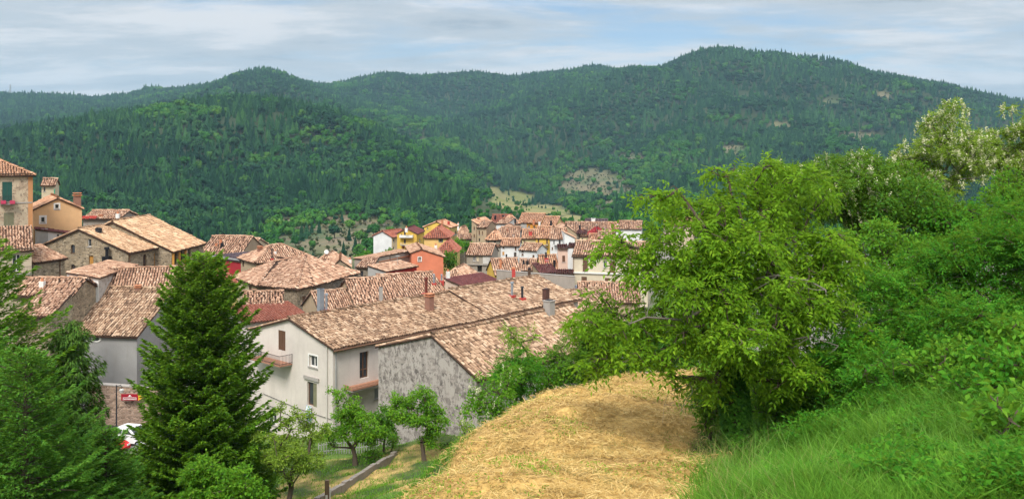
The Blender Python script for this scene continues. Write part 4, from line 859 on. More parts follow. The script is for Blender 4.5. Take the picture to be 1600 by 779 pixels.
h.win('F', (687, 373, 690.5, 378), 'open', GREEN).chimney(672, 363, 367, 3, 'box', CLAY).win('L', (659.6, 372, 661.2, 377), 'win').end()
h = H('yellow_house', 'low yellow house with dark red hipped roof beside the leafy street corner', (681, 393.8, 172), ('a', -2, 712), ('L', 9), 'hip', 1.9, wall=yel2, rmat='red', jit=.3); h.win('F', (695, 395.5, 699, 400.5), 'open', GREEN).chimney(681, 380, 387, 4, 'pot').end()
h = H('grey_house', 'small greyish house with veranda right of the largest yellow house', (716, 364, 235), ('a', -10, 723.5), ('L', 6), 'hip', 1.5, wall=paleg, rmat='pink'); h.win('F', (717, 366, 721.5, 371), 'dark').chimney(716, 347, 357, 2.5, 'pot').end()
h = H('stone_cottage', 'grey stone cottage with low tile roof above the street bushes', (716, 373, 226), ('a', 6, 738), ('L', 6), rise=.9, wall=st_grey, rmat='pink'); h.win('F', (722, 375, 724, 379)).win('F', (729, 375, 731, 379)).end()

# --- right-hand village group
def VH(name, label, O, U, V=('L', 8), roof='gable', rise=1.6, wall=None, rmat='pink', wins=(), **k):
    h = H(name, label, O, U, V, roof, rise, wall=wall, rmat=rmat, jit=.8, **k)
    q_ = h.planes[0]
    if _hs[0] % 3 != 1 and roof != 'flat': c_ = q_.at(h.Lu * (.25 + .1 * (_hs[0] % 5)), q_.b[1] * .6 if q_.b[1] > 0 else 1); px_ = HX + F * c_[0] / c_[1]; py_ = HY - F * c_[2] / c_[1]; h.antenna(px_, py_ - 8 - _hs[0] % 4, py_) if _hs[0] % 2 else h.chimney(px_, py_ - 4.5, py_, 3, 'brick')
    for wv in wins: h.win(wv[0], wv[1], wv[2] if len(wv) > 2 else 'win', *(wv[3:]))
    return h
VH('tall_house', 'tall beige house with narrow end wall, left corner of the far village group', (744.4, 349, 225), ('a', 74, 765), 737, 'shed', .8, tan, 'orange', [('L', (740, y, 742, y + 5), 'shut') for y in (354, 366)] + [('F', (750, 360, 752, 366), 'shut')]).end()
VH('beige_house', 'beige house with tall narrow windows stepping down from the tall end-wall house', (745.5, 355, 215), ('a', -14, 760), ('L', 9), 'gable', 1.2, tan, 'pink', [('F', (748, 360, 750, 367), 'shut'), ('F', (753, 361, 754.5, 367), 'shut'), ('F', (748, 372, 750, 377), 'dark')]).end()
VH('stone_house', 'pinkish stone gable with one dark window among the far village roofs', (779, 362, 222), ('a', 96, 8, 1), 759, 'gable', 1.7, st_warm, 'pink', [('L', (763, 350.5, 766, 354), 'dark'), ('L', (769.5, 356, 772, 360), 'dark')]).end()
VH('white_house', 'white house under rosy red roof at the top edge of the far village', (767, 347, 268), ('a', -6, 797), ('L', 9), 'gable', 1.9, white, 'red', [('F', (772, 348, 774, 351))]).chimney(774, 337, 343, 3, 'box', BLACK).chimney(786, 336, 343, 3, 'box', BLACK).end()
VH('white_house', 'white wall fragment below the rosy red roof, far village', (776, 349, 248), ('a', -20, 792), ('L', 6), 'shed', 1.2, white, 'pink').end()
VH('orange_house', 'orange-fronted terrace with the longest salmon roof on the village skyline', (808.6, 347.5, 262), ('a', -14, 845), ('L', 12), 'gable', 2.3, orangew, 'orange', [('F', (825, 352, 828, 358)), ('F', (834, 354, 837, 359))]).band('F', (808.6, 348, 823, 360), paleg, .1, 'grey_render').chimney(834, 343, 349, 3, 'box', CLAY).chimney(843, 344, 352, 3, 'pot').end()
VH('salmon_roof_house', 'left wing with smooth salmon hipped roof joined to the orange terrace', (790, 349, 258), ('a', 4, 812), ('L', 11), 'hip', 2.0, pinkw, 'orange').chimney(805, 342, 348, 3, 'box', BLACK).end()
VH('yellow_house', 'yellow house with steep salmon roof right of the orange terrace', (846, 352.5, 250), ('a', -16, 868), ('L', 10), 'gable', 2.2, yel2, 'orange', [('F', (855, 357, 858, 361), 'shut'), ('F', (848, 355, 850.5, 359))]).chimney(861, 345, 354, 3, 'box', BLACK).end()
VH('tan_house', 'tan gable house turned towards the camera right of the steep salmon roof', (901, 364, 225), ('a', 94, 9, 1), 868, 'gable', 2.0, tan, 'pink', [('L', (884, 357, 886, 360), 'dark')]).end()
VH('tan_house', 'broad tan gable with little central window in the middle of the far village', (820, 361.5, 235), ('a', 98, 9, 1), 787, 'gable', 1.3, plaster((.60, .44, .30), .2), 'pink', [('L', (802, 358, 804.5, 361.5), 'dark')]).end()
VH('grey_house', 'pale grey walled house under a big worn tile roof above the white row', (781, 371.5, 215), ('a', -5, 811), ('L', 9), 'gable', 2.2, paleg, 'pink', [('F', (784, 374, 787, 378), 'dark'), ('F', (790, 375.5, 793, 378.5), 'dark'), ('F', (805, 373, 808, 377), 'dark')]).end()
VH('stone_house', 'grey stone house with bright orange patched roof left of the white row', (759.5, 373.5, 212), ('a', -8, 781), ('L', 7), 'hip', 1.7, st_grey, 'orange', [('F', (762, 376, 765, 380)), ('F', (772, 376.5, 774.5, 379.5), 'dark')]).end()
VH('grey_house', 'plain grey house end directly left of the white balcony house', (768, 386, 196), ('a', 0, 783), ('L', 6), 'flat', 0, plaster((.40, .36, .30), .3), 'pink', [('F', (770, 392, 772.5, 398), 'dark')]).end()
VH('white_house', 'white house with orange tile roof, small windows and ground-floor balcony', (782.5, 383.5, 195), ('a', -5, 811), ('L', 7), 'gable', 1.1, white, 'orange', [('F', (785.5, 385, 788, 388), 'shut'), ('F', (804.5, 385, 807, 391), 'shut'), ('F', (785, 393, 788, 398), 'shut', OCHRE), ('F', (803, 394, 807, 402), 'door'), ('F', (790, 397, 792.5, 402), 'dark')]).balcony('F', 791, 809, 403.5, 400, 1.2, CONC, IRON).end()
VH('white_house', 'white house with straight pink roof, corner turned towards us, right of balcony house', (811.5, 389.3, 192), ('a', -30, 838.5), ('L', 4.6), 'gable', 1.1, white, 'pink', [('F', (815, 391, 818, 394), 'shut'), ('F', (815, 396, 818, 399), 'shut'), ('F', (832, 398, 835, 402), 'shut'), ('R', (844, 396, 845.5, 400), 'win')]).end()
VH('cream_house', 'pale cream house with white-framed window behind the straight pink roof', (815, 372, 208), ('a', -6, 837.5), ('L', 7), 'gable', 1.7, plaster((.72, .62, .36), .15), 'orange', [('F', (818, 376, 821, 381)), ('F', (828.5, 378, 832, 384), 'shut')]).chimney(829, 362, 367, 5, 'box', REDP).end()
VH('yellow_house', 'golden yellow house with full-width balcony in the far village centre', (837, 371, 204), ('a', -7, 859), ('L', 8), 'gable', 2.1, yel, 'orange', [('F', (840, 373, 842.5, 379), 'shut'), ('F', (853.5, 373.5, 856, 380), 'shut'), ('F', (845, 384, 848, 390), 'dark'), ('F', (852, 387, 854.5, 390))]).balcony('F', 838, 857, 382, 379, 1.1, CONC, IRON).end()
VH('white_house', 'white house with balcony, projecting right of the golden yellow house', (859.5, 372.5, 203), ('a', -8, 882), ('L', 8), 'gable', 2.0, white, 'pink', [('F', (862, 386, 864, 390), 'shut'), ('F', (873, 375, 876, 381), 'door'), ('F', (864.5, 376, 866.5, 380)), ('R', (889, 378, 892, 384), 'win')]).balcony('F', 866, 882, 381.5, 378, 1.1, WHITE, IRON).end()
VH('white_house', 'narrow white and grey gable in front of the tan turned gable', (898, 371, 200), ('a', 94, 6, 1), 882, 'shed', 1.2, white, 'pink', [('L', (889.5, 378, 892, 384), 'win')]).end()
VH('long_house', 'long low house with smooth pale pink roof at the right of the village', (884, 361, 242), ('a', -3, 950), ('L', 11), 'gable', 2.0, pinkw, 'pink').chimney(906, 352, 361, 3, 'box', BLACK).chimney(928, 357, 361, 5, 'box', CLAY).chimney(880, 347, 352, 5, 'pot').end()
VH('slate_roof_house', 'house with dark purple-grey roof and white rooftop box, back right of the village', (915, 353, 290), ('a', -4, 950), ('L', 9), 'gable', 1.9, paleg, 'slate').chimney(927, 341, 347, 6, 'box', WHITE).chimney(937, 346, 351, 6, 'box', WHITE).end()
VH('crimson_roof_house', 'house under vivid crimson roof at the right of the village', (921, 367.5, 215), ('a', -4, 946), ('L', 8), 'hip', 1.5, yel2, 'crimson').chimney(930, 366, 371, 4, 'box', IRON).end()
VH('stone_house', 'dark stone house corner left of the crimson roof', (901, 364.5, 210), ('a', -10, 914), ('L', 5), 'shed', .5, st_dark, 'maroon', [('F', (904, 367, 907, 372), 'dark')]).end()
VH('cream_house', 'small cream house with two windows in front of the crimson roof', (906, 370, 204), ('a', -6, 920.5), ('L', 5), 'flat', 0, plaster((.75, .64, .38), .1), 'pink', [('F', (909, 372, 911, 377)), ('F', (916, 373, 918.5, 378))]).end()
VH('orange_house', 'low bright orange house with tile roof, just left of the walnut leaves', (920, 374, 200), ('a', -8, 936), ('L', 5), 'gable', 1.0, orangew, 'orange').end()
VH('pink_house', 'house with tile roof right of the bright orange house, half hidden by leaves', (936, 372, 198), ('a', -4, 962), ('L', 7), 'gable', 1.2, pinkw, 'pink').end()
VH('orange_roof_house', 'house with vivid orange roof and white wall seen through the walnut tree', (944, 359, 262), ('a', -3, 977), ('L', 8), 'gable', 1.9, white, 'orange').chimney(967, 346, 351, 5, 'pot').end()
VH('white_house', 'bright white house behind the upper left leaves of the walnut tree', (966, 357, 232), ('a', -10, 1002), ('L', 9), 'gable', 1.6, white, 'pink').end()
VH('pink_house', 'pink-roofed house far right, hidden behind the walnut crown', (1040, 352, 240), ('a', -6, 1085), ('L', 9), 'gable', 1.8, pinkw, 'orange').end()
h = VH('stone_house', 'grey stone house with pale first-floor windows and dark garage on the street', (729, 397, 180), ('a', -9, 767.5), ('L', 8), 'gable', 1.7, plaster((.38, .33, .27), .5), 'pink', [('F', (739, 400, 743, 408), 'win'), ('F', (745, 401, 748, 408), 'shut', CREAM), ('F', (761, 400, 764, 405), 'win'), ('F', (746, 415, 753, 424), 'dark')])
h.band('F', (754.5, 398.5, 768, 412), plaster((.68, .65, .6), .3), .06, 'white_render').band('F', (729, 412.5, 768, 413.6), CONC, .3, 'string_course').end()
h = VH('yellow_wall_house', 'mustard-walled house with wide tile roof in front of the white row', (774, 428, 150), ('a', 14, 814), 761, 'gable', 2.1, yel, 'pink').chimney(782, 405, 418, 3, 'box', CLAY); h.end()
VH('pink_house', 'low pink roofs with dark vents below the corner-turned white house', (811, 421, 160), ('a', -6, 840), ('L', 6), 'gable', 1.5, pinkw, 'pink', [('F', (818, 422, 821, 426), 'dark')]).chimney(818, 407, 413, 3, 'box', BLACK).chimney(824, 408, 413, 4, 'box', BLACK).chimney(834, 412, 419, 3, 'box', BLACK).end()
VH('tiled_house', 'yellow-walled house with sloping tile roof and tall dark flue left of pink block', (846, 419, 152), ('a', 22, 872), 838, 'gable', 2.0, yel2, 'orange', [('F', (862, 414, 866, 420), 'dark')]).chimney(853, 394, 405, 4, 'stack', IRON).chimney(866, 407, 416, 3, 'box', BLACK).end()
VH('maroon_shed', 'shed with plain maroon roof left of the pink and cream house', (845, 426, 148), ('a', 14, 872), ('L', 5), 'shed', 1.0, tan, 'maroon').end()
parapet('parapet_wall', 'long grey parapet with chimneys behind the far tile ridge', (776, 421, 122), (898, 431, 122), 2.2, plaster((.40, .35, .30), .4))
def stand_chimney(label, px, top, base, wpx, Y, mat, kind='box', cmat=None):
    r = empty('chimney_stack', P(px, base, Y), 0, label, 'chimney'); mb = MB(); W_ = wpx / F * Y / 2; hh = (base - top) / F * Y; mb.box(-W_, W_, -W_, W_, -1.2, hh * .82); mb.build('stack', [mat], r); m2 = MB(); m2.box(-W_ * 1.2, W_ * 1.2, -W_ * 1.2, W_ * 1.2, hh * .82 + .001, hh * .9); m2.box(-W_ * .8, W_ * .8, -W_ * .8, W_ * .8, hh * .9, hh); m2.build('cap', [cmat or CLAY], r)
stand_chimney('red chimney rising behind the long grey parapet', 802.5, 417, 432, 5.5, 120, REDP)
stand_chimney('dark twin-flue chimney at the middle of the long grey parapet', 827, 418, 431, 4.5, 120, WOOD, cmat=BLACK)
# pink and cream block on the right
K = H('cream_house', 'large cream house with dark shuttered windows and hipped roof left of the walnut tree', (895, 399, 150), ('a', -13, 1012), ('L', 9), 'gable', 2.0, wall=plaster((.74, .64, .48), .15), rmat='pink', jit=.8)
K.win('F', (910.5, 403, 918.5, 424), 'shut').win('F', (942.5, 407, 948.5, 418), 'win').win('F', (952.5, 407.5, 961, 426), 'shut').win('F', (908.5, 432, 917, 449), 'shut').win('F', (980, 409, 988, 428), 'shut').win('F', (945, 434, 953, 450), 'shut').band('F', (896, 426, 1012, 428), WHITE, .25, 'string_course').pipe('F', 896.5).band('F', (895, 398.5, 1012, 400.3), WOOD, .3, 'eaves').balcony('F', 905, 921, 449.5, 445, .5, CONC, IRON).end()
h = H('pink_house', 'pale pink tower-like block with one brown window joined to the large cream house', (872, 388, 152), ('a', -2, 887), ('L', 7), 'flat', wall=plaster((.80, .56, .44), .08), rmat='maroon'); h.win('F', (878.5, 399, 883, 409), 'shut').band('F', (871, 387, 888, 389.5), WOOD, .3, 'eaves').end()
h = H('white_annex', 'narrow white wall between the pink block and the cream house', (887.2, 386, 152), ('a', -6, 896), ('L', 7), 'flat', wall=white, rmat='maroon').end()
h = H('grey_annex', 'low grey annex with orange door under the pink block', (869, 427, 146), ('a', -4, 895), ('L', 5), 'flat', wall=plaster((.34, .31, .28), .2), rmat='maroon'); h.win('F', (872, 437, 876.5, 446), 'dark').win('F', (878.5, 436, 886, 448), 'wood', OCHRE).end()
h = H('metal_roof_shed', 'shed with bluish metal roof below the cream house', (870, 460, 128), ('a', -4, 914), ('L', 5), 'shed', .6, wall=paleg, rmat=plain('metal_roof', (.33, .36, .42), .5, .3), jit=.1).end()
h = H('tiled_house', 'small tile roof with chimney pipe where the terrace meets the walnut leaves', (893, 484, 86), ('a', 30, 962), ('L', 6), rise=1.3, wall=tan, rmat='old').end()
h = H('tiled_house', 'tile roof seen through the lower walnut leaves right of the terrace', (905, 470, 110), ('a', -3, 1000), ('L', 8), rise=1.7, wall=tan, rmat='pink').end()
# ------------------------------------------------------------------ plants
def nrm(a): return a / (np.linalg.norm(a, axis=-1, keepdims=True) + 1e-9)
def quads(base, d, side, L_, W_, fold=0.0, mid=.45):
    """leaf-shaped quads: base, side, tip, side"""
    L_ = np.broadcast_to(L_, (len(base),))[:, None]; W_ = np.broadcast_to(W_, (len(base),))[:, None]
    up = np.cross(side, d); m_ = base + d * L_ * mid + up * (fold * W_)
    return np.stack([base, m_ + side * W_ * .5, base + d * L_ - up * (fold * W_), m_ - side * W_ * .5], 1)
def from_quads(name, Q_, mats, parent, origin=None):
    V = Q_.reshape(-1, 3); 
    if origin is not None: V = V - np.asarray(origin)
    return np_mesh(name, V, [np.arange(len(V)).reshape(-1, 4)], mats, None, parent)
def sprays(P0, D, r, pairs=3, Lr=.3, ll=.12, lw=.05, droop=.5, spread=.5, jitter=.35):
    """compound leaves: leaflets in pairs along a drooping stalk"""
    n = len(P0); R = nrm(D + r.normal(0, spread, (n, 3)) + np.array([0, 0, -droop])); up = nrm(np.array([0, 0, 1.]) + r.normal(0, .4, (n, 3))); S = nrm(np.cross(R, up)); out_ = []
    Lr = Lr * r.uniform(.7, 1.2, n)[:, None]
    for j in range(pairs + 1):
        t = (j + .6) / (pairs + .6); b = P0 + R * Lr * t + np.array([0, 0, -1.]) * (Lr * t * t * .35 * droop)
        for sg in ((-1, 1) if j < pairs else (0,)):
            d = nrm(S * sg + R * (.55 if sg else 1) + np.array([0, 0, -.35 * droop]) + r.normal(0, jitter * .5, (n, 3))); sd_ = nrm(np.cross(d, up + r.normal(0, jitter, (n, 3))))
            out_.append(quads(b, d, sd_, ll * r.uniform(.75, 1.2, n), lw * r.uniform(.8, 1.2, n), .2))
    return np.concatenate(out_)
def leaves(P0, D, r, L_=.1, W_=.06, droop=.3, per=1):
    out_ = []
    for _ in range(per):
        n = len(P0); d = nrm(D + r.normal(0, .8, (n, 3)) + np.array([0, 0, -droop])); sd_ = nrm(np.cross(d, r.normal(0, .5, (n, 3)) + np.array([0, 0, 1.])))
        out_.append(quads(P0 + r.normal(0, L_ * .6, (n, 3)), d, sd_, L_ * r.uniform(.7, 1.25, n), W_ * r.uniform(.75, 1.2, n), .15))
    return np.concatenate(out_)
def rdir(r, n, zmin=-1.):
    d = nrm(r.normal(size=(n, 3))); f = d[:, 2] < zmin; d[f, 2] *= -1; return d
def lump_set(r, c, R, n, size, shell=.55, gap=0.0):
    """clump centres spread through an ellipsoid, more of them near its outside"""
    L_ = []; tries = 0
    while len(L_) < n and tries < n * 40:
        tries += 1; d = rdir(r, 1)[0]; k = shell + (1 - shell) * r.random() if r.random() < .75 else r.random() * shell
        p = np.asarray(c) + d * np.asarray(R) * k
        s_ = size * r.uniform(.65, 1.3)
        if all(np.linalg.norm(p - q[0]) > (s_ + q[1]) * .55 for q in L_): L_.append((p, s_))
    return L_
def lump_points(r, L_, n_per, flat=.75, inner=.5, zmin=-.55):
    P_, D_ = [], []
    for c, s_ in L_:
        n = max(6, int(n_per * s_ * s_)); d = rdir(r, n, zmin); P_.append(c + d * np.array([s_, s_, s_ * flat]) * r.uniform(inner, 1.08, (n, 1))); D_.append(d)
    return np.concatenate(P_), np.concatenate(D_)
def skeleton(r, base, tops, att, r_tip=.012, fork=.0, wob=.12, n=5, power=.5):
    nodes = [np.asarray(base, float)] + [np.asarray(t, float) for t in tops]; par = [-1] + list(range(len(tops))); first = len(tops)
    plen = [0.0]
    for i in range(1, len(nodes)): plen.append(plen[-1] + np.linalg.norm(nodes[i] - nodes[i - 1]))
    top = nodes[-1]; att = sorted(att, key=lambda a: np.linalg.norm(a - top)); lo = max(1, int(len(tops) * .5))
    for a in att:
        A_ = np.array(nodes); d = np.linalg.norm(A_ - a, axis=1) + .25 * np.maximum(0, np.array(plen) - plen[first]) + (A_[:, 2] > a[2] + .3) * .3; d[:lo] += 50; i = int(np.argmin(d)); p0 = nodes[i]; L_ = np.linalg.norm(a - p0)
        if L_ < .05: continue
        k = max(1, int(L_ / .6)); prev = i
        for j in range(1, k + 1):
            t = j / k; q = p0 + (a - p0) * t + np.array([0, 0, math.sin(math.pi * t) * L_ * .08]) + (r.normal(0, wob * min(L_, 1) * .35, 3) if j < k else 0)
            nodes.append(q); par.append(prev); plen.append(plen[prev] + L_ / k); prev = len(nodes) - 1
    cnt = np.zeros(len(nodes)); child = [0] * len(nodes)
    for i in range(len(nodes)): 
        if par[i] >= 0: child[par[i]] += 1
    for i in range(len(nodes)):
        if child[i] == 0:
            j = i
            while j >= 0: cnt[j] += 1; j = par[j]
    rad = r_tip * cnt ** power; mb = MB()
    for i in range(1, len(nodes)):
        p = par[i]; ra = rad[p] if (p > 0 or i <= first) else rad[i]; ra = min(ra, rad[i] * 1.5 + .002); mb.tube([nodes[p], nodes[i]], [ra, rad[i]], n if rad[i] > .03 else 3, 0, False)
    mb.tube([nodes[0] - np.array([0, 0, .5]), nodes[0], nodes[1]], [rad[1] * 1.35, rad[1] * 1.25, rad[1]], 8, 0, False)
    return mb, nodes
G_walnut = leaf_mat('walnut_leaf', (.10, .23, .014), (.21, .42, .018), (.38, .60, .035), .52)
G_locust = leaf_mat('locust_leaf', (.06, .16, .018), (.12, .28, .022), (.23, .40, .035), .42)
G_bright = leaf_mat('young_locust_leaf', (.03, .14, .012), (.075, .30, .018), (.19, .46, .035), .45)
G_dark = leaf_mat('dark_leaf', (.04, .13, .016), (.085, .24, .022), (.17, .36, .03), .4)
G_shrub = leaf_mat('shrub_leaf', (.055, .18, .016), (.12, .32, .022), (.25, .46, .035), .42)
G_fruit = leaf_mat('fruit_leaf', (.07, .21, .016), (.16, .40, .024), (.33, .56, .045), .5)
G_olive = leaf_mat('olive_leaf', (.15, .25, .03), (.25, .38, .045), (.38, .50, .07), .45)
G_fir = leaf_mat('fir_needle', (.05, .14, .010), (.12, .27, .016), (.29, .50, .035), .34)
G_spruce = leaf_mat('spruce_needle', (.05, .16, .018), (.11, .30, .03), (.24, .45, .055), .3)
G_droop = leaf_mat('drooping_needle', (.045, .11, .018), (.09, .19, .028), (.16, .27, .04), .22)
G_ivy = leaf_mat('ivy_leaf', (.03, .11, .014), (.06, .20, .022), (.13, .32, .03), .25)
G_grass = leaf_mat('grass_blade', (.06, .17, .016), (.12, .32, .028), (.27, .50, .06), .42)
G_dry = leaf_mat('dry_grass', (.18, .20, .06), (.28, .26, .09), (.38, .33, .14), .2)
G_straw = leaf_mat('cut_straw', (.34, .20, .06), (.60, .41, .14), (.82, .62, .28), .1)
BLOSSOM = leaf_mat('blossom', (.62, .60, .36), (.78, .76, .52), (.86, .85, .68), .3)
BARK = plain('tree_bark', (.10, .075, .055), .95); BARKG = plain('grey_bark', (.17, .15, .125), .95)

def tree(name, label, base, tops, lumps, mat, seed, style='spray', n_per=240, group=None, cat='tree', leafkw={}, barkm=None, tip=.012, natt=3, blossom=0, flat=.75, extra=None, power=.5):
    r = np.random.default_rng(seed); base = np.asarray(base, float); root = empty(name, base, 0, label, cat, group)
    att = [c for c, s_ in lumps] + [c + rdir(r, 1, -.3)[0] * s_ * .75 for c, s_ in lumps for _ in range(natt)]
    mb, nodes = skeleton(r, base, tops, att, tip, power=power)
    V = np.array(mb.v) - base; mb.v = [tuple(v) for v in V]; mb.build('trunk', [barkm or BARK], root)
    P_, D_ = lump_points(r, lumps, n_per, flat)
    Q_ = sprays(P_, D_, r, **leafkw) if style == 'spray' else leaves(P_, D_, r, **leafkw)
    if extra is not None: Q_ = np.concatenate([Q_, extra])
    cr = from_quads('crown', Q_, [mat], root, base)
    if blossom:
        n = blossom; i = r.integers(0, len(P_), n); c = P_[i] + D_[i] * .16; out_ = []
        for k in range(14):
            t = k / 14; q = c + np.array([0, 0, -.20]) * t + r.normal(0, .028 * (1 - t * .6), (n, 3)); d = rdir(r, n); out_.append(quads(q, d, nrm(np.cross(d, r.normal(size=(n, 3)))), .06, .052))
        from_quads('blossom', np.concatenate(out_), [BLOSSOM], cr)
        sc.collection.objects[-1] if False else None
        b_ = cr.children[0]; b_.data.transform(__import__('mathutils').Matrix.Translation([-float(v) for v in base]))
    return root
def at(px, py, Y): return P(px, py, Y)
def gp(px, Y): x = (px - HX) / F * Y; return np.array([x, Y, g1(x, Y)])

# --- walnut
r = np.random.default_rng(21); wb = gp(1152, 22.4)
L_ = []
for (px, py, dY, rx, rz, n, sz) in ((1160, 345, 0, 1.7, .9, 16, .42), (1035, 410, -.3, 1.5, 1.0, 14, .40), (1090, 600, -.6, .9, .4, 7, .3), (1150, 500, -1.5, 1.6, .7, 12, .36), (1230, 610, -.4, .8, .4, 7, .3), (1260, 405, .3, 1.35, 1.2, 15, .42), (1130, 430, -1.3, 2.0, 1.1, 15, .42), (940, 500, .2, .95, .75, 10, .34), (1265, 500, -.5, 1.2, .9, 12, .38), (1060, 520, -.9, 1.5, .6, 10, .36), (1190, 560, -1.0, 1.3, .5, 9, .34), (1070, 320, .6, 1.2, .5, 8, .32), (1030, 300, -.5, .45, .3, 4, .2), (975, 375, -.3, .45, .3, 4, .22), (1240, 300, .2, 1.0, .5, 8, .32), (1125, 275, 0, .5, .25, 4, .22), (1200, 262, .4, .45, .22, 4, .2), (1300, 440, -.3, .6, .8, 8, .28), (930, 565, .2, .5, .35, 6, .24), (1000, 560, -1, .8, .35, 6, .26), (1340, 520, -.4, .3, .5, 5, .22)):
    L_ += lump_set(r, at(px, py, 22.4 + dY), (rx, max(.8, rx * .85), rz), n, sz, .5)
tp = [wb + np.array([-.03, 0, .9]), wb + np.array([-.12, 0, 1.9]), wb + np.array([-.1, .1, 2.9]), at(1160, 470, 22.4)]
WAL = tree('walnut_tree', 'spreading yellow-green walnut tree with ivy-clad trunk beside the mown straw slope', wb, tp, L_, G_walnut, 31, 'spray', 265, leafkw=dict(pairs=3, Lr=.30, ll=.15, lw=.062, droop=.75, spread=.55), tip=.0105, natt=4, power=.5)
# bare, partly dead limbs that show through the leaves
mb = MB(); r = np.random.default_rng(5)
for pts, rr in (((1165, 470, 22.2), (1180, 436, 21.6), (1215, 430, 21.0), (1262, 438, 20.6), (1290, 452, 20.4)), .05), (((1160, 480, 22.3), (1120, 470, 21.8), (1070, 500, 21.4), (1010, 495, 21.0), (985, 505, 20.9)), .055), (((1160, 520, 22.3), (1215, 535, 21.6), (1265, 525, 21.0), (1310, 540, 20.8)), .035), (((1085, 590, 22), (1075, 600, 21.7), (1045, 612, 21.4), (1038, 632, 21.3)), .014), (((1078, 598, 21.8), (1082, 612, 21.6), (1064, 640, 21.5)), .012), (((1090, 440, 21.5), (1080, 500, 21.3), (1060, 560, 21.2)), .02):
    pp = [at(*q) - wb for q in pts]; mb.tube(pp, [rr * (1 - .75 * i / (len(pp) - 1)) for i in range(len(pp))], 6)
    for q in pp[1:]:
        for _ in range(3): d = r.normal(size=3) * .35; mb.tube([q, q + d * .5, q + d + np.array([0, 0, .05])], [rr * .3, rr * .2, .004], 3)
mb.build('bare_branch', [BARKG], WAL)
r = np.random.default_rng(6); n = 3800; h_ = r.uniform(-.1, 2.3, n); a = r.uniform(0, 6.28, n); rad = .2 + .06 * r.random(n) + .10 * np.exp(-((h_ - 1.2) / .7) ** 2)
p = np.stack([rad * np.cos(a) - .05 * h_, rad * np.sin(a), h_], 1); d = nrm(np.stack([np.cos(a), np.sin(a), -.6 + 0 * a], 1) + r.normal(0, .3, (n, 3)))
from_quads('ivy', quads(p, d, nrm(np.cross(d, np.array([0, 0, 1.]) + r.normal(0, .3, (n, 3)))), r.uniform(.07, .12, n), r.uniform(.07, .11, n), .1), [G_ivy], WAL)

# --- locusts and other trees on the right
def ell_tree(name, label, px, py, Y, rx, rz, n, sz, mat, seed, ry=None, **k):
    r = np.random.default_rng(seed); c = at(px, py, Y); L_ = lump_set(r, c, (rx, ry or rx * .85, rz), n, sz, .5); b = gp(px + k.pop('lean', 0), Y + .1)
    tp = [b + (c - b) * t + r.normal(0, .05, 3) for t in (.25, .5, .75)] if c[2] - b[2] > .6 else [b + np.array([0, 0, .3]), c]
    return tree(name, label, b, tp, L_, mat, seed + 1, **k)
LK = dict(pairs=5, Lr=.28, ll=.075, lw=.04, droop=.45, spread=.5); LKB = dict(pairs=6, Lr=.46, ll=.115, lw=.046, droop=.35, spread=.45)
for a in (('tall thin flowering locust with the most white blossom, rising above the walnut on the right', 1475, 238, 33, 2.1, 1.9, 60, .26, 850, 300), ('flowering locust cut by the right edge of the photo', 1590, 245, 34, 1.7, 2.0, 46, .30, 850, 301), ('lower flowering locust between walnut and tallest blossoming tree', 1335, 300, 31, 1.9, 1.5, 40, .42, 500, 302)):
    ell_tree('locust_tree', a[0], *a[1:8], G_olive if a[9] < 302 else G_locust, a[9], n_per=760, leafkw=LK, blossom=a[8], barkm=BARKG, tip=.011, cat='tree', group='flowering locust trees')
ell_tree('locust_tree', 'green locust showing behind the top right of the walnut', 1245, 300, 30, 2.0, 1.05, 30, .42, G_locust, 303, n_per=700, leafkw=LK, blossom=120, barkm=BARKG)
for i, a in enumerate((('dark leafy tree below the tallest blossoming locust', 1440, 350, 29.5, 1.9, 1.35, 30, .5, G_dark), ('dark leafy tree at the right edge under the blossom', 1575, 345, 29, 1.8, 1.3, 26, .5, G_shrub), ('leafy green tree filling the gap under the tallest blossoming locust', 1400, 305, 31.5, 1.5, 1.25, 28, .45, G_locust), ('bushy green tree right behind tallest young locust', 1520, 370, 27.5, 1.7, 1.0, 24, .45, G_bright), ('dull green tree between walnut and the bright young locusts', 1370, 415, 26.5, 1.5, 1.4, 26, .45, G_shrub))):
    ell_tree('leafy_tree', a[0], *a[1:8], a[8], 320 + i, style='leaves', n_per=620, leafkw=dict(L_=.13, W_=.075, per=2))
for i, a in enumerate((('bright fern-leaved young locust right beside the walnut crown', 1400, 500, 23.5, 1.45, 1.35, 30, .42), ('tallest bright young locust in the green bank on the right', 1500, 440, 24.5, 1.6, 1.5, 34, .42), ('bright young locust cut by the right edge, halfway up', 1600, 420, 23.5, 1.4, 1.6, 30, .42), ('bright young locust in front at right, above the grass', 1535, 530, 21.0, 1.3, .95, 24, .38), ('young locust shrub low between walnut trunk and grass', 1345, 570, 21.5, 1.1, .85, 20, .36), ('small young locust shrub standing alone at grass edge', 1372, 598, 19.6, .5, .5, 9, .28))):
    ell_tree('young_locust', a[0], *a[1:8], G_bright, 340 + 2 * i, n_per=250, leafkw=LKB, cat='tree', group='young locusts on the bank', tip=.008)
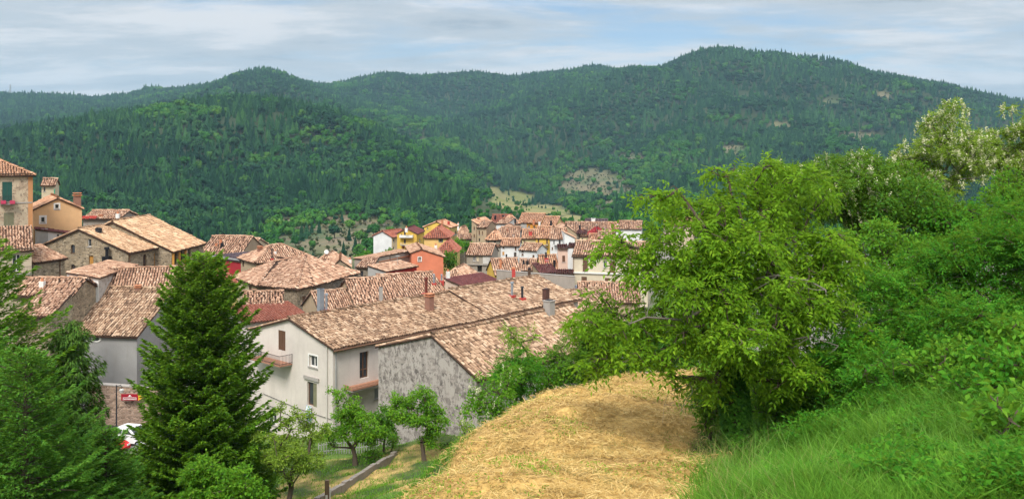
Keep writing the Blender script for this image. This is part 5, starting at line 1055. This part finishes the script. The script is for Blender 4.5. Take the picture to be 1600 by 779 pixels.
for i, a in enumerate((('dark tangled shrub on right edge beside the long grass', 1600, 560, 17.5, .9, .6, 14, .34, G_shrub), ('creeper-covered shrub in the lower right corner', 1600, 690, 12.5, .95, .75, 20, .3, G_shrub), ('shaded shrub at the foot of walnut, behind the trunk', 1225, 590, 24.5, 1.3, .8, 18, .4, G_dark), ('leafy undergrowth between walnut and young locusts', 1300, 600, 23.0, 1.2, .6, 16, .36, G_shrub), ('bright leafy bush hiding the right side of walnut trunk', 1215, 625, 22.8, .75, .6, 14, .3, G_fruit), ('light green bush on the straw edge left of walnut trunk', 1108, 640, 23.6, .35, .5, 8, .24, G_locust), ('low leafy bush at the upper edge of long grass', 1440, 590, 20.0, .9, .4, 12, .26, G_bright), ('fern-leaved shrub on the right edge above the corner creeper', 1575, 600, 16.5, .9, .6, 20, .28, G_bright), ('broad leafy shrub at the top of grass right of centre', 1490, 585, 18.5, .9, .5, 18, .28, G_shrub), ('dark broad-leaved weed clump in the grass near right corner', 1510, 735, 12.2, .55, .28, 9, .2, G_shrub))):
    ell_tree('shrub', a[0], *a[1:8], a[8], 370 + 2 * i, style='leaves', n_per=650, leafkw=dict(L_=.14, W_=.085, per=2), cat='shrub')
# --- hedge of shrubs behind the straw slope
for i, a in enumerate((('bushy shrub with white flowers against the barn gable', 775, 630, 33.5, 1.15, 1.25, 24, .36, G_fruit, 90), ('leafy shrub overhanging the near corner of the barn roof', 805, 590, 35.5, .8, 1.0, 16, .36, G_bright, 0), ('shrub at the crest of the straw slope below the barn roof', 862, 585, 36.5, 1.05, .9, 18, .38, G_shrub, 0), ('taller shrub beside the walnut left branches, over straw crest', 915, 560, 37.0, 1.25, 1.4, 26, .42, G_locust, 0), ('dense shrub under the walnut left branches', 975, 550, 37, 1.3, 1.4, 26, .42, G_shrub, 0), ('dark shrub at the top of the straw field beneath walnut', 1035, 545, 37.5, 1.3, 1.4, 26, .42, G_dark, 0), ('dark shrub behind the top right corner of the straw field', 1100, 550, 36, 1.2, 1.4, 24, .42, G_dark, 0), ('tall green thicket behind the middle of walnut crown', 1120, 470, 39, 2.0, 2.4, 36, .5, G_shrub, 0), ('tall green thicket behind the right half of walnut crown', 1215, 480, 35, 2.0, 2.6, 40, .5, G_bright, 0), ('leafy thicket behind walnut trunk, right of the straw', 1165, 590, 31, 1.6, 1.1, 24, .42, G_fruit, 0))):
    ell_tree('shrub', a[0], *a[1:8], a[8], 400 + 2 * i, style='leaves' if i % 2 == 0 else 'spray', n_per=520 if i % 2 == 0 else 300, leafkw=dict(L_=.13, W_=.08, per=2) if i % 2 == 0 else LKB, cat='shrub', blossom=a[9])
ell_tree('sapling', 'thin yellow-green sapling in front of the barn roof', 815, 545, 37.5, .7, 1.2, 10, .26, G_walnut, 440, n_per=220, leafkw=LKB, cat='sapling')
ell_tree('shrub', 'pale low bush at the foot of the barn gable by the slope', 728, 672, 44, .45, .55, 8, .28, G_olive, 442, style='leaves', n_per=500, leafkw=dict(L_=.10, W_=.06, per=2), cat='shrub')

# --- garden trees
FK = dict(L_=.15, W_=.085, per=2)
def gtree(label, px, Y, crown, mat, seed, n_per=1000, name='fruit_tree', **k):
    """crown: list of (px, py, dY, rx, rz, n, size)"""
    r = np.random.default_rng(seed); b = gp(px, Y); L_ = []
    for (x, y, dY, rx, rz, n, s_) in crown: L_ += lump_set(r, at(x, y, Y + dY), (rx, rx * .85, rz), n, s_, .5)
    c = np.mean([q[0] for q in L_], 0); tp = [b + (c - b) * t + r.normal(0, .04, 3) for t in (.2, .4)]
    return tree(name, label, b, tp, L_, mat, seed + 1, style='leaves', n_per=n_per, leafkw=k.pop('leafkw', FK), **k)
gtree('round dusty-green tree with bare single trunk in the lower garden', 450, 38.5, [(455, 705, 0, 1.95, 1.2, 48, .25), (478, 655, 0, .4, .7, 8, .16), (440, 650, 0, .2, .6, 5, .13), (462, 640, 0, .15, .4, 4, .12), (500, 672, 0, .5, .5, 6, .18)], G_olive, 500, 900, leafkw=dict(L_=.11, W_=.06, per=3), tip=.011)
gtree('tallest fresh green fruit tree beside the off-white house corner', 555, 51, [(555, 660, 0, 1.6, 1.1, 34, .26), (528, 616, 0, .6, .55, 8, .18), (545, 630, 0, .9, .6, 10, .2), (575, 680, 0, 1.2, .7, 14, .24), (515, 685, 0, .7, .5, 8, .22)], G_fruit, 502, 900)
gtree('small fresh green fruit tree before the barn gable', 663, 50, [(652, 640, 0, 1.6, .9, 30, .25), (682, 655, 0, .7, .9, 12, .22), (622, 625, 0, .6, .45, 7, .18), (660, 612, 0, .5, .3, 5, .16), (668, 685, 0, .5, .5, 7, .22)], G_fruit, 504, 1050)
gtree('darker tree between the two fresh green fruit trees', 600, 53, [(600, 665, 0, .8, 1.2, 16, .34)], G_dark, 506, 900)
gtree('broad bright green tree in front of the pointed conifer, bottom edge', 335, 33, [(335, 765, 0, 1.5, .8, 26, .32), (300, 735, 0, .5, .4, 6, .25), (320, 725, 0, .35, .35, 4, .2), (395, 765, 0, .5, .4, 6, .25)], G_fruit, 508, 1000)
for i, (px, py, Y, s_, lab) in enumerate(((612, 690, 52, .5, 'low clump of leaves by the small fruit tree left side'), (583, 712, 51, .4, 'low shrub at top of garden kerb wall'), (700, 700, 51, .35, 'weedy bush against the foot of the barn'), (415, 760, 40, .5, 'leafy bush left of round dusty-green tree'))):
    ell_tree('garden_bush', lab, px, py, Y, s_ * 1.3, s_, 8, .26, G_shrub, 520 + i * 2, style='leaves', n_per=700, leafkw=dict(L_=.12, W_=.07, per=2), cat='bush')

# --- conifers
def conifer(name, label, px, py_top, Y, H, R, mat, seed, n_br=420, droop=.25, tipup=.25, card=(.20, .075), prof=.85, dens=120, group=None, hang=0., lo=.06, irregular=.15, base=None):
    r = np.random.default_rng(seed); top = at(px, py_top, Y); b = top - np.array([0, 0, H]); root = empty(name, b, 0, label, 'conifer', group)
    mb = MB(); mb.tube([(0, 0, -1), (0, 0, H * .5), (0, 0, H * .985)], [H * .022, H * .013, .015], 8)
    out_ = []; h = np.sort(lo + (1 - lo) * r.random(n_br) ** 1.15); h = 1 - (1 - h)
    lob = r.uniform(-1, 1, 12)
    for k in range(n_br):
        f = h[k]; az = k * 2.39996 + r.normal(0, .3); big = 1 + irregular * (lob[int(az * 12 / 6.2832) % 12] * .6 + r.normal(0, .6)); Lb = max(.18, R * (1 - f) ** prof * big) if f < .985 else .2
        z0 = f * H; o = np.array([math.cos(az), math.sin(az), 0]); s_ = np.array([-math.sin(az), math.cos(az), 0]); rise = (.55 * f - droop * (1 - f))
        m_ = max(14, int(dens * Lb / R * (.4 + .6 * Lb / R) + 12)); t = r.random(m_) ** .6 * .98 + .04; wdt = .36 * Lb * (1 - t ** 2.2) * (t ** .4) + .05; sw = r.uniform(-1, 1, m_) * wdt
        z = rise * t * Lb + tipup * t ** 2.5 * Lb * .8 - np.abs(sw) * .25 - r.random(m_) * (.05 + hang * .5)
        p = np.array([0, 0, z0]) + np.outer(t * Lb, o) + np.outer(sw, s_) + np.outer(z, (0, 0, 1.)); d = nrm(np.outer(np.ones(m_), o) * .8 + np.outer(sw / (wdt + .05), s_) * .9 + np.outer(np.full(m_, rise * .5 + tipup * .35 - hang * 1.6), (0, 0, 1.)) + r.normal(0, .22, (m_, 3)))
        sd_ = nrm(np.cross(d, np.array([0, 0, 1.]) + r.normal(0, .35, (m_, 3)))); out_.append(quads(p, d, sd_, card[0] * r.uniform(.6, 1.25, m_) * (.6 + .4 * min(1, Lb)), card[1] * r.uniform(.7, 1.2, m_), .2, .4))
        if k % 2 == 0: mb.tube([(0, 0, z0), tuple(np.array([0, 0, z0]) + o * Lb * .85 + np.array([0, 0, rise * Lb * .85]))], [.02 + Lb * .008, .006], 3, 0, False)
    mb.build('trunk', [BARK], root); from_quads('crown', np.concatenate(out_), [mat], root); return root
conifer('pointed_conifer', 'dense dark green pointed conifer standing before the old tile roofs', 318, 398, 40, 12.6, 3.45, G_fir, 600, n_br=760, dens=260, droop=.10, tipup=.30, card=(.21, .10), prof=.52, irregular=.24)
conifer('spreading_conifer', 'conifer at left edge reaching one long level branch over the roofs', -52, 372, 35, 12.5, 4.3, G_fir, 602, n_br=420, dens=240, droop=.0, tipup=.12, card=(.24, .09), prof=.5, irregular=.34)
conifer('drooping_conifer', 'conifer with hanging olive-green sprays right of the left-edge conifer', 112, 500, 37, 8.5, 1.9, G_droop, 604, n_br=320, dens=190, droop=.1, tipup=.0, card=(.24, .06), prof=.45, hang=.5, irregular=.25)
conifer('spruce_tree', 'broad light green spruce filling the lower left corner', 40, 548, 27, 8.5, 3.1, G_spruce, 606, n_br=440, dens=300, droop=.28, tipup=.28, card=(.17, .06), prof=.6, irregular=.3)
conifer('spruce_tree', 'smaller light green spruce low between left corner spruce and pointed conifer', 165, 672, 30, 5, 1.9, G_spruce, 608, n_br=260, dens=170, droop=.2, tipup=.25, card=(.17, .06), prof=.6, irregular=.3)
conifer('spruce_tree', 'spruce at far left edge, directly above the corner spruce', -20, 520, 31, 9, 3.0, G_spruce, 610, n_br=320, dens=220, droop=.15, tipup=.25, card=(.2, .07), prof=.55, irregular=.3)
# tree and bushes in the village
for i, (lab, px, py, Y, rx, rz, n, s_, mt) in enumerate((('dark green street tree below the low yellow house', 700, 408, 168, 1.5, 1.6, 14, .7, G_dark), ('bushes on the bank above the village street', 712, 387, 205, 2.2, 1.3, 14, .8, G_shrub), ('small bright bush where grey wall meets hillside', 567, 406, 190, 1.6, 1.3, 10, .8, G_bright), ('bush at the foot of the blank white gable', 604, 397, 195, 1.3, .8, 8, .6, G_shrub), ('bright bush on the bank beside the grey stone cottage', 728, 384, 212, 2.0, 1.0, 10, .7, G_bright))):
    ell_tree('street_tree' if i == 0 else 'bush', lab, px, py, Y, rx, rz, n, s_, mt, 640 + 2 * i, style='leaves', n_per=110, leafkw=dict(L_=.4, W_=.28, per=2), cat='tree' if i == 0 else 'bush', tip=.03)

# --- straw, grass
r = np.random.default_rng(90)
def region_pts(n, y0, y1, px0, px1, near=1.3):
    Y = (r.random(n) ** near) * (y1 - y0) + y0; px = r.uniform(px0, px1, n); return (px - HX) / F * Y, Y
def strips(x, y, z, L_, W_, lift, flatness):
    n = len(x); a = r.uniform(0, 6.28, n); d = nrm(np.stack([np.cos(a), np.sin(a) * .7, r.normal(0, flatness, n)], 1)); s_ = nrm(np.cross(d, np.array([0, 0, 1.]) + r.normal(0, .3, (n, 3)))); b = np.stack([x, y, z + lift], 1)
    return quads(b, d, s_, L_, W_, .8)
x, y = region_pts(150000, 11, 36, 520, 1180, 1.2); e = edge_dist(x, y, STRAW) + (fbm(x * .8, y * .8, 88, 3) - .5) * 1.5; cl = fbm(x * 1.3, y * 2.2, 12, 3); k = (e > -.25 + r.normal(0, .2, len(x))) & (r.random(len(x)) < .35 + 1.3 * np.clip(cl - .3, 0, 1)); x, y, cl = x[k], y[k], cl[k]; z = ground(x, y)
st = from_quads('straw', strips(x, y, z, r.uniform(.10, .32, len(x)), r.uniform(.008, .02, len(x)) * (y / 16) ** .7, np.clip(cl - .4, 0, 1) * .35 * r.random(len(x)) + .01, .22), [G_straw], None); tag(st, kind='stuff')
def blades(x, y, hgt, wid, lean=.35):
    n = len(x); z = ground(x, y); b = np.stack([x, y, z - .03], 1); a = r.uniform(0, 6.28, n); h = hgt * r.uniform(.5, 1.25, n); sd_ = np.stack([np.cos(a), np.sin(a), 0 * a], 1); w_ = (wid * r.uniform(.7, 1.3, n))[:, None]
    ln = np.stack([r.normal(.1, lean, n), r.normal(0, lean, n), np.ones(n)], 1); m_ = b + ln * np.array([.45, .45, 1]) * (h * .55)[:, None]; t = b + ln * np.array([1.5, 1.5, 1]) * h[:, None]
    return np.stack([b - sd_ * w_ * .5, b + sd_ * w_ * .5, m_ + sd_ * w_ * .45, m_ - sd_ * w_ * .45], 1), np.stack([m_ - sd_ * w_ * .45, m_ + sd_ * w_ * .45, t + sd_ * w_ * .06, t - sd_ * w_ * .06], 1)
def grass_obj(name, x, y, hgt, wid, mat, lean=.35):
    A_, B_ = blades(x, y, hgt, wid, lean); n = len(A_); V = np.concatenate([A_.reshape(-1, 3), B_[:, 2:].reshape(-1, 3)]); i = np.arange(n)
    f1 = np.arange(4 * n).reshape(-1, 4); f2 = np.stack([4 * i + 3, 4 * i + 2, 4 * n + 2 * i, 4 * n + 2 * i + 1], 1); o = np_mesh(name, V, [f1, f2], [mat]); tag(o, kind='stuff'); return o
x, y = region_pts(190000, 9.5, 30, 1060, 1720, 1.25); e = edge_dist(x, y, STRAW) + (fbm(x * .8, y * .8, 88, 3) - .5) * 1.5; k = (e < -.05 + rng.normal(0, .3, len(x))) & (x > 2.2); cl = fbm(x * .8, y * .8, 14, 3); k &= r.random(len(x)) < .35 + 1.5 * np.clip(cl - .25, 0, 1); x, y, cl = x[k], y[k], cl[k]
tr_ = np.hypot(x - wb[0], (y - wb[1]) * .6); grass_obj('grass', x, y, (.20 + .36 * cl) * np.clip(tr_ / 3.2, .35, 1), .015 * (y / 12) ** .6 + .004, G_grass)
x, y = region_pts(9000, 10, 25, 1060, 1420, 1.2); e = edge_dist(x, y, STRAW); k = (e < .1) & (e > -2.2) & (x > 2.2) & (r.random(len(x)) < np.exp(e * .8)); k &= r.random(len(x)) < .35; grass_obj('dry_grass', x[k], y[k], .55, .009, G_dry, .45)
x, y = region_pts(110000, 28, 62, 200, 760, .9); e = edge_dist(x, y, STRAW); cl = fbm(x * .6, y * .6, 19, 3); k = (e < .05) & (r.random(len(x)) < .12 + 2.2 * np.clip(cl - .42, 0, 1)); grass_obj('garden_grass', x[k], y[k], .16, .022, G_grass)
x, y = region_pts(30000, 12, 40, 560, 1000, 1.); e = edge_dist(x, y, STRAW); k = (e < .1) & (e > -1.6) & (x < 7); grass_obj('verge_grass', x[k], y[k], .30, .02, G_grass)
x, y = region_pts(26000, 12, 36, 560, 1120, 1.); cl = fbm(x * 1.1, y * 1.1, 29, 3); k = in_poly(x, y, STRAW) & (cl > .60); grass_obj('straw_tufts', x[k], y[k], .12, .012, G_dry, .6)

x, y = region_pts(8000, 9.5, 26, 1080, 1720, 1.2); e = edge_dist(x, y, STRAW); k = (e < -.3) & (x > 2.8) & (fbm(x * .6, y * .6, 81, 3) > .42); grass_obj('tall_grass', x[k], y[k], .62, .011, leaf_mat('seeding_grass', (.08, .22, .03), (.16, .35, .05), (.30, .45, .10), .35), .55)
# broad-leaved weeds among the long grass, and green regrowth in the hay
def weeds(name, n, y0, y1, px0, px1, mask, L0, mat, hmax):
    x, y = region_pts(n, y0, y1, px0, px1, 1.2); k = mask(x, y); x, y = x[k], y[k]; z = ground(x, y); n = len(x); h = r.random(n) * hmax * (.5 + fbm(x * 1.1, y * 1.1, 66, 2)); d = nrm(np.stack([r.normal(0, 1, n), r.normal(0, 1, n), r.normal(.5, .4, n)], 1)); sd_ = nrm(np.cross(d, np.array([0, 0, 1.]) + r.normal(0, .3, (n, 3))))
    o = from_quads(name, quads(np.stack([x, y, z + h], 1), d, sd_, L0 * r.uniform(.6, 1.3, n), L0 * .5 * r.uniform(.7, 1.2, n), .15), [mat], None); tag(o, kind='stuff'); return o
weeds('weeds', 90000, 9.5, 27, 1100, 1720, lambda x, y: (edge_dist(x, y, STRAW) < -.6) & (fbm(x * .55, y * .55, 61, 3) + .018 * (x - 6) > .46), .095, G_bright, .45)
weeds('hay_regrowth', 26000, 12, 35, 560, 1120, lambda x, y: in_poly(x, y, STRAW) & ((fbm(x * .7, y * .7, 63, 3) > .60) | ((edge_dist(x, y, STRAW) < .9) & (fbm(x * 1.3, y * 1.3, 64, 2) > .5))), .07, G_olive, .12)
# ------------------------------------------------------------------ small things
RED = plain('sign_red', (.30, .015, .03), .5); SW = plain('sign_white', (.75, .72, .70), .6); SY = plain('sign_yellow', (.75, .42, .03), .6)
parapet('stone_wall', 'reddish rubble retaining wall with a sign, between the left conifers', (140, 597, 76), (262, 606, 76), 3.4, stone((.46, .32, .24), (.55, .43, .34), 3.2), .5)
def sign():
    c = P(204, 620, 75.3); r = empty('street_sign', c, 0, 'dark red sign with white lettering panel on the rubble wall', 'sign'); W_, H2 = .78, .27
    mb = MB(); mb.box(-W_, W_, -.03, .03, -H2, H2); mb.build('board', [RED], r)
    f = MB(); z0, z1, x0, x1 = -H2 + .04, -.01, -.62, .5
    for a in ((x0, x1, z1 - .035, z1), (x0, x0 + .035, z0, z1 - .036), (x1 - .035, x1, z0, z1 - .036)): f.box(a[0], a[1], -.045, -.032, a[2], a[3])
    for i in range(9): x = x0 + .09 + i * .11; f.box(x, x + .07, -.045, -.032, z0 + .03, z0 + .11)
    f.build('lettering', [SW], r)
    e = MB(); e.tube([(-.05, -.032, .13), (-.05, -.048, .13)], .08, 10); e.box(-.2, -.12, -.045, -.032, .05, .09); e.box(.02, .10, -.045, -.032, .05, .09); e.build('emblem', [SW], r)
    y = MB(); y.poly([(W_ - .12, -.034, -H2), (W_ + .28, -.034, -.02), (W_ - .12, -.034, H2)]); y.poly([(W_ - .12, .03, -H2), (W_ + .28, .03, -.02), (W_ - .12, .03, H2)]); y.build('arrow', [SY], r)
sign()
def lamp():
    b = P(182, 668, 73); r = empty('street_lamp', b, 0, 'black street lamp post with curled bracket before the rubble wall', 'street lamp'); h = (668 - 601) / F * 73; mb = MB(); mb.tube([(0, 0, -.5), (0, 0, h)], [.07, .05], 8); mb.build('post', [IRON], r)
    m2 = MB(); m2.tube([(0, 0, h - .1), (.35, 0, h), (.45, 0, h - .15), (.42, 0, h - .3)], .025, 5); m2.tube([(.0, 0, h - .5), (.25, 0, h - .35), (.35, 0, h - .02)], .015, 5); m2.build('bracket', [IRON], r)
    m3 = MB(); m3.tube([(.42, 0, h - .3), (.42, 0, h - .38), (.42, 0, h - .62)], [.05, .2, .12], 8); m3.build('lantern', [plain('lamp_glass', (.5, .5, .48), .3)], r)
lamp()
def car(label, px, Y, rz, paint):
    b = gp(px, Y); r = empty('parked_car', b, math.radians(rz), label, 'car'); prof = [(-2.0, .35), (-2.05, .75), (-1.85, .95), (-1.55, 1.0), (-1.05, 1.42), (.25, 1.45), (1.0, 1.0), (1.75, .85), (2.05, .62), (2.0, .35)]
    mb = MB(); w0 = .82; ins = lambda z: w0 - max(0, z - .95) * .32
    for sg in (-1, 1): mb.poly([(x, sg * ins(z), z) for x, z in (prof if sg < 0 else prof[::-1])])
    for (x0, z0), (x1, z1) in zip(prof, prof[1:] + prof[:1]): mb.poly([(x0, -ins(z0), z0), (x0, ins(z0), z0), (x1, ins(z1), z1), (x1, -ins(z1), z1)])
    mb.build('body', [paint], r); g = MB()
    for sg in (-1, 1):
        for a, b_, c, d in (((-1.35, 1.03), (-.35, 1.03), (-.35, 1.36), (-1.0, 1.36)), ((-.27, 1.03), (.75, 1.03), (.22, 1.37), (-.27, 1.37))): g.poly([(q[0], sg * (ins(q[1]) + .012), q[1]) for q in (a, b_, c, d)])
    for (x0, z0), (x1, z1) in (((-1.56, 1.02), (-1.1, 1.38)), ((.95, 1.03), (.33, 1.4))): o_ = .02 if x0 > 0 else -.02; g.poly([(x0 + o_, -ins(z0) + .08, z0), (x0 + o_, ins(z0) - .08, z0), (x1 + o_, ins(z1) - .08, z1 + .01), (x1 + o_, -ins(z1) + .08, z1 + .01)])
    g.build('windows', [glass()], r)
    for x in (-1.25, 1.3):
        for sg in (-1, 1):
            t = MB(); t.tube([(x, sg * .66, .31), (x, sg * .84, .31)], .31, 14); wo = t.build('wheel', [BLACK], r); q = MB(); q.tube([(x, sg * .80, .31), (x, sg * .85, .31)], .19, 10); q.build('rim', [ZINC], wo)
    for sg in (-1, 1): l_ = MB(); l_.box(2.0, 2.06, sg * .55 - .16, sg * .55 + .16, .62, .74); l_.build('headlight', [WHITE], r); l2 = MB(); l2.box(-2.07, -2.0, sg * .6 - .12, sg * .6 + .12, .7, .85); l2.build('tail_light', [RED], r)
car('white parked car below the rubble wall, partly behind the pointed conifer', 206, 73, -18, plain('white_car_paint', (.78, .78, .78), .25))
car('red parked car just showing between the left conifers', 158, 70, -12, plain('red_car_paint', (.55, .02, .02), .25))
# kerb wall, posts and fence in the garden
A3, B3 = gp(478, 40.5), gp(618, 51.5); r_ = empty('garden_kerb_wall', A3, 0, 'low stone kerb wall running diagonally up through the garden', 'wall'); rr = np.random.default_rng(3); mb = MB(); n = 22
for i in range(n):
    a = A3 + (B3 - A3) * i / n; b = A3 + (B3 - A3) * (i + .96) / n; e = unit(b - a); s_ = unit(np.cross(e, (0, 0, 1))); hh = .20 + rr.uniform(-.05, .05); mb.obox(a - A3, e, s_, (0, 0, 1), 0, np.linalg.norm(b - a), -.12, .12, -.8, hh)
mb.build('kerb_stones', [plaster((.30, .26, .22), .5)], r_)
b = gp(511, 41.2); r_ = empty('wooden_post', b, 0, 'short wooden post with white strip standing by the garden kerb wall', 'post'); mb = MB(); mb.box(-.09, .09, -.08, .08, -.5, 1.0); mb.build('post', [plain('old_wood', (.18, .12, .08), .9)], r_); m2 = MB(); m2.box(-.06, .05, -.095, -.082, .1, .35); m2.box(.12, .16, -.04, 0, -.2, .7); m2.build('white_strip', [WHITE], r_)
A3, B3 = gp(498, 56), gp(592, 57.5); r_ = empty('garden_fence', A3, 0, 'low white picket fence behind the garden trees', 'fence'); mb = MB(); m2 = MB(); L_ = np.linalg.norm(B3 - A3); e = unit(B3 - A3)
for i in range(int(L_ / .16)):
    p = A3 + e * i * .16; p[2] = g1(p[0], p[1]); (m2 if i % 10 == 0 else mb).obox(p - A3, (1, 0, 0), (0, 1, 0), (0, 0, 1), -.03, .03, -.02, .02, -.2, 1.0 if i % 10 == 0 else .8)
m2.build('fence_post', [GREYP], r_); mb.build('pickets', [plain('worn_white', (.24, .24, .22), .8)], r_); m3 = MB(); m3.tube([np.array([0, 0, .65]), B3 - A3 + np.array([0, 0, .65])], .025, 4); m3.tube([np.array([0, 0, .25]), B3 - A3 + np.array([0, 0, .25])], .025, 4); m3.build('rail', [GREYP], r_)
# laundry hung from the shuttered window, wires on the wall
w = WH.walls['L']; x0 = w.sx(481); x1 = w.sx(489); zt = w.zy((x0 + x1) / 2, 633); zb = w.zy((x0 + x1) / 2, 657); rr = np.random.default_rng(4)
m = NT('printed_cloth'); v = m.coord(); c = m.mix(m.ramp(m.noise(v, 7, 3), [(.5, 0.), (.56, 1.)]), (.75, .78, .82), (.12, .28, .55)); cloth = m.done(c, .8); mb = MB(); nx, nz = 10, 12; org = w.pt(x0, zt, .12)
Gp = [[w.pt(x0 + (x1 - x0) * i / nx + .03 * math.sin(j * .7), zt - (zt - zb) * j / nz, .12 + .05 * math.sin(i * 1.9 + j * .3) * min(1, j / 3)) - org for i in range(nx + 1)] for j in range(nz + 1)]
for j in range(nz):
    for i in range(nx): mb.poly([Gp[j][i], Gp[j][i + 1], Gp[j + 1][i + 1], Gp[j + 1][i]])
o = mb.build('laundry_cloth', [cloth], None, True, org); tag(o, 'blue and white patterned cloth hanging from the lower shuttered window', 'cloth')
for k, (pa, pb) in enumerate((((412, 614), (520, 655)), ((420, 632), (505, 668)))):
    a = w.pt(w.sx(pa[0]), w.zy(w.sx(pa[0]), pa[1]), .06); b = w.pt(w.sx(pb[0]), w.zy(w.sx(pb[0]), pb[1]), .06); mb = MB(); mb.tube([a - a, (b - a) * .5 + np.array([0, 0, -.12]), b - a], .018, 4); o = mb.build('wall_cable', [BLACK], None, False, a); tag(o, ['upper', 'lower'][k] + ' sagging black cable across the off-white gable wall', 'cable')
# pylon and the small white building far off
r_ = empty('pylon', (0, 0, 0), 0, 'tiny lattice pylon standing on the left skyline', 'pylon'); x, y = (16 - HX) / F * 2750, 2750.; r_.location = (x, y, g1(x, y)); mb = MB(); W_ = 3.
for sx_ in (-1, 1):
    for sy in (-1, 1): mb.tube([(sx_ * W_, sy * W_, 0), (sx_ * .6, sy * .6, 38)], .35, 4)
for i in range(6):
    h0, h1 = i * 6, i * 6 + 6; a, b = W_ - i * .4, W_ - (i + 1) * .4; mb.tube([(-a, -a, h0), (b, -b, h1)], .2, 3); mb.tube([(a, -a, h0), (-b, -b, h1)], .2, 3)
mb.build('lattice', [GREYP], r_); m2 = MB()
for z in (28, 33): m2.tube([(-6, 0, z), (6, 0, z)], .3, 4)
m2.build('cross_arm', [GREYP], r_)
x, y = (1396 - HX) / F * 2150, 2150.; zz_ = P(0, 133, 2150)[2]; r_ = empty('hillside_hut', (x, y, zz_), 0, 'tiny white building alone in the woods of the right mountain', 'hut'); mb = MB(); mb.box(-7, 7, -4, 4, -12, 8); mb.build('wall', [white], r_); m2 = MB()
m2.poly([(-7.5, -4.5, 7.9), (7.5, -4.5, 7.9), (7.5, 0, 10.5), (-7.5, 0, 10.5)]); m2.poly([(-7.5, 4.5, 7.9), (7.5, 4.5, 7.9), (7.5, 0, 10.5), (-7.5, 0, 10.5)]); m2.build('roof', [CONC], r_)
# haze: one even body of air around everything
mb = MB(); mb.box(-5200, 5200, -60, 7300, float(GZ.min()) - 3, 620); hz = mb.build('haze', [], None); hz['kind'] = 'stuff'
hm = bpy.data.materials.new('haze'); hm.use_nodes = True; t = hm.node_tree; t.nodes.remove(t.nodes['Principled BSDF']); pv = t.nodes.new('ShaderNodeVolumePrincipled'); pv.inputs['Color'].default_value = (.50, .78, 1, 1); pv.inputs['Density'].default_value = .000095; pv.inputs['Anisotropy'].default_value = .2
t.links.new(pv.outputs[0], t.nodes['Material Output'].inputs['Volume']); hz.data.materials.append(hm)
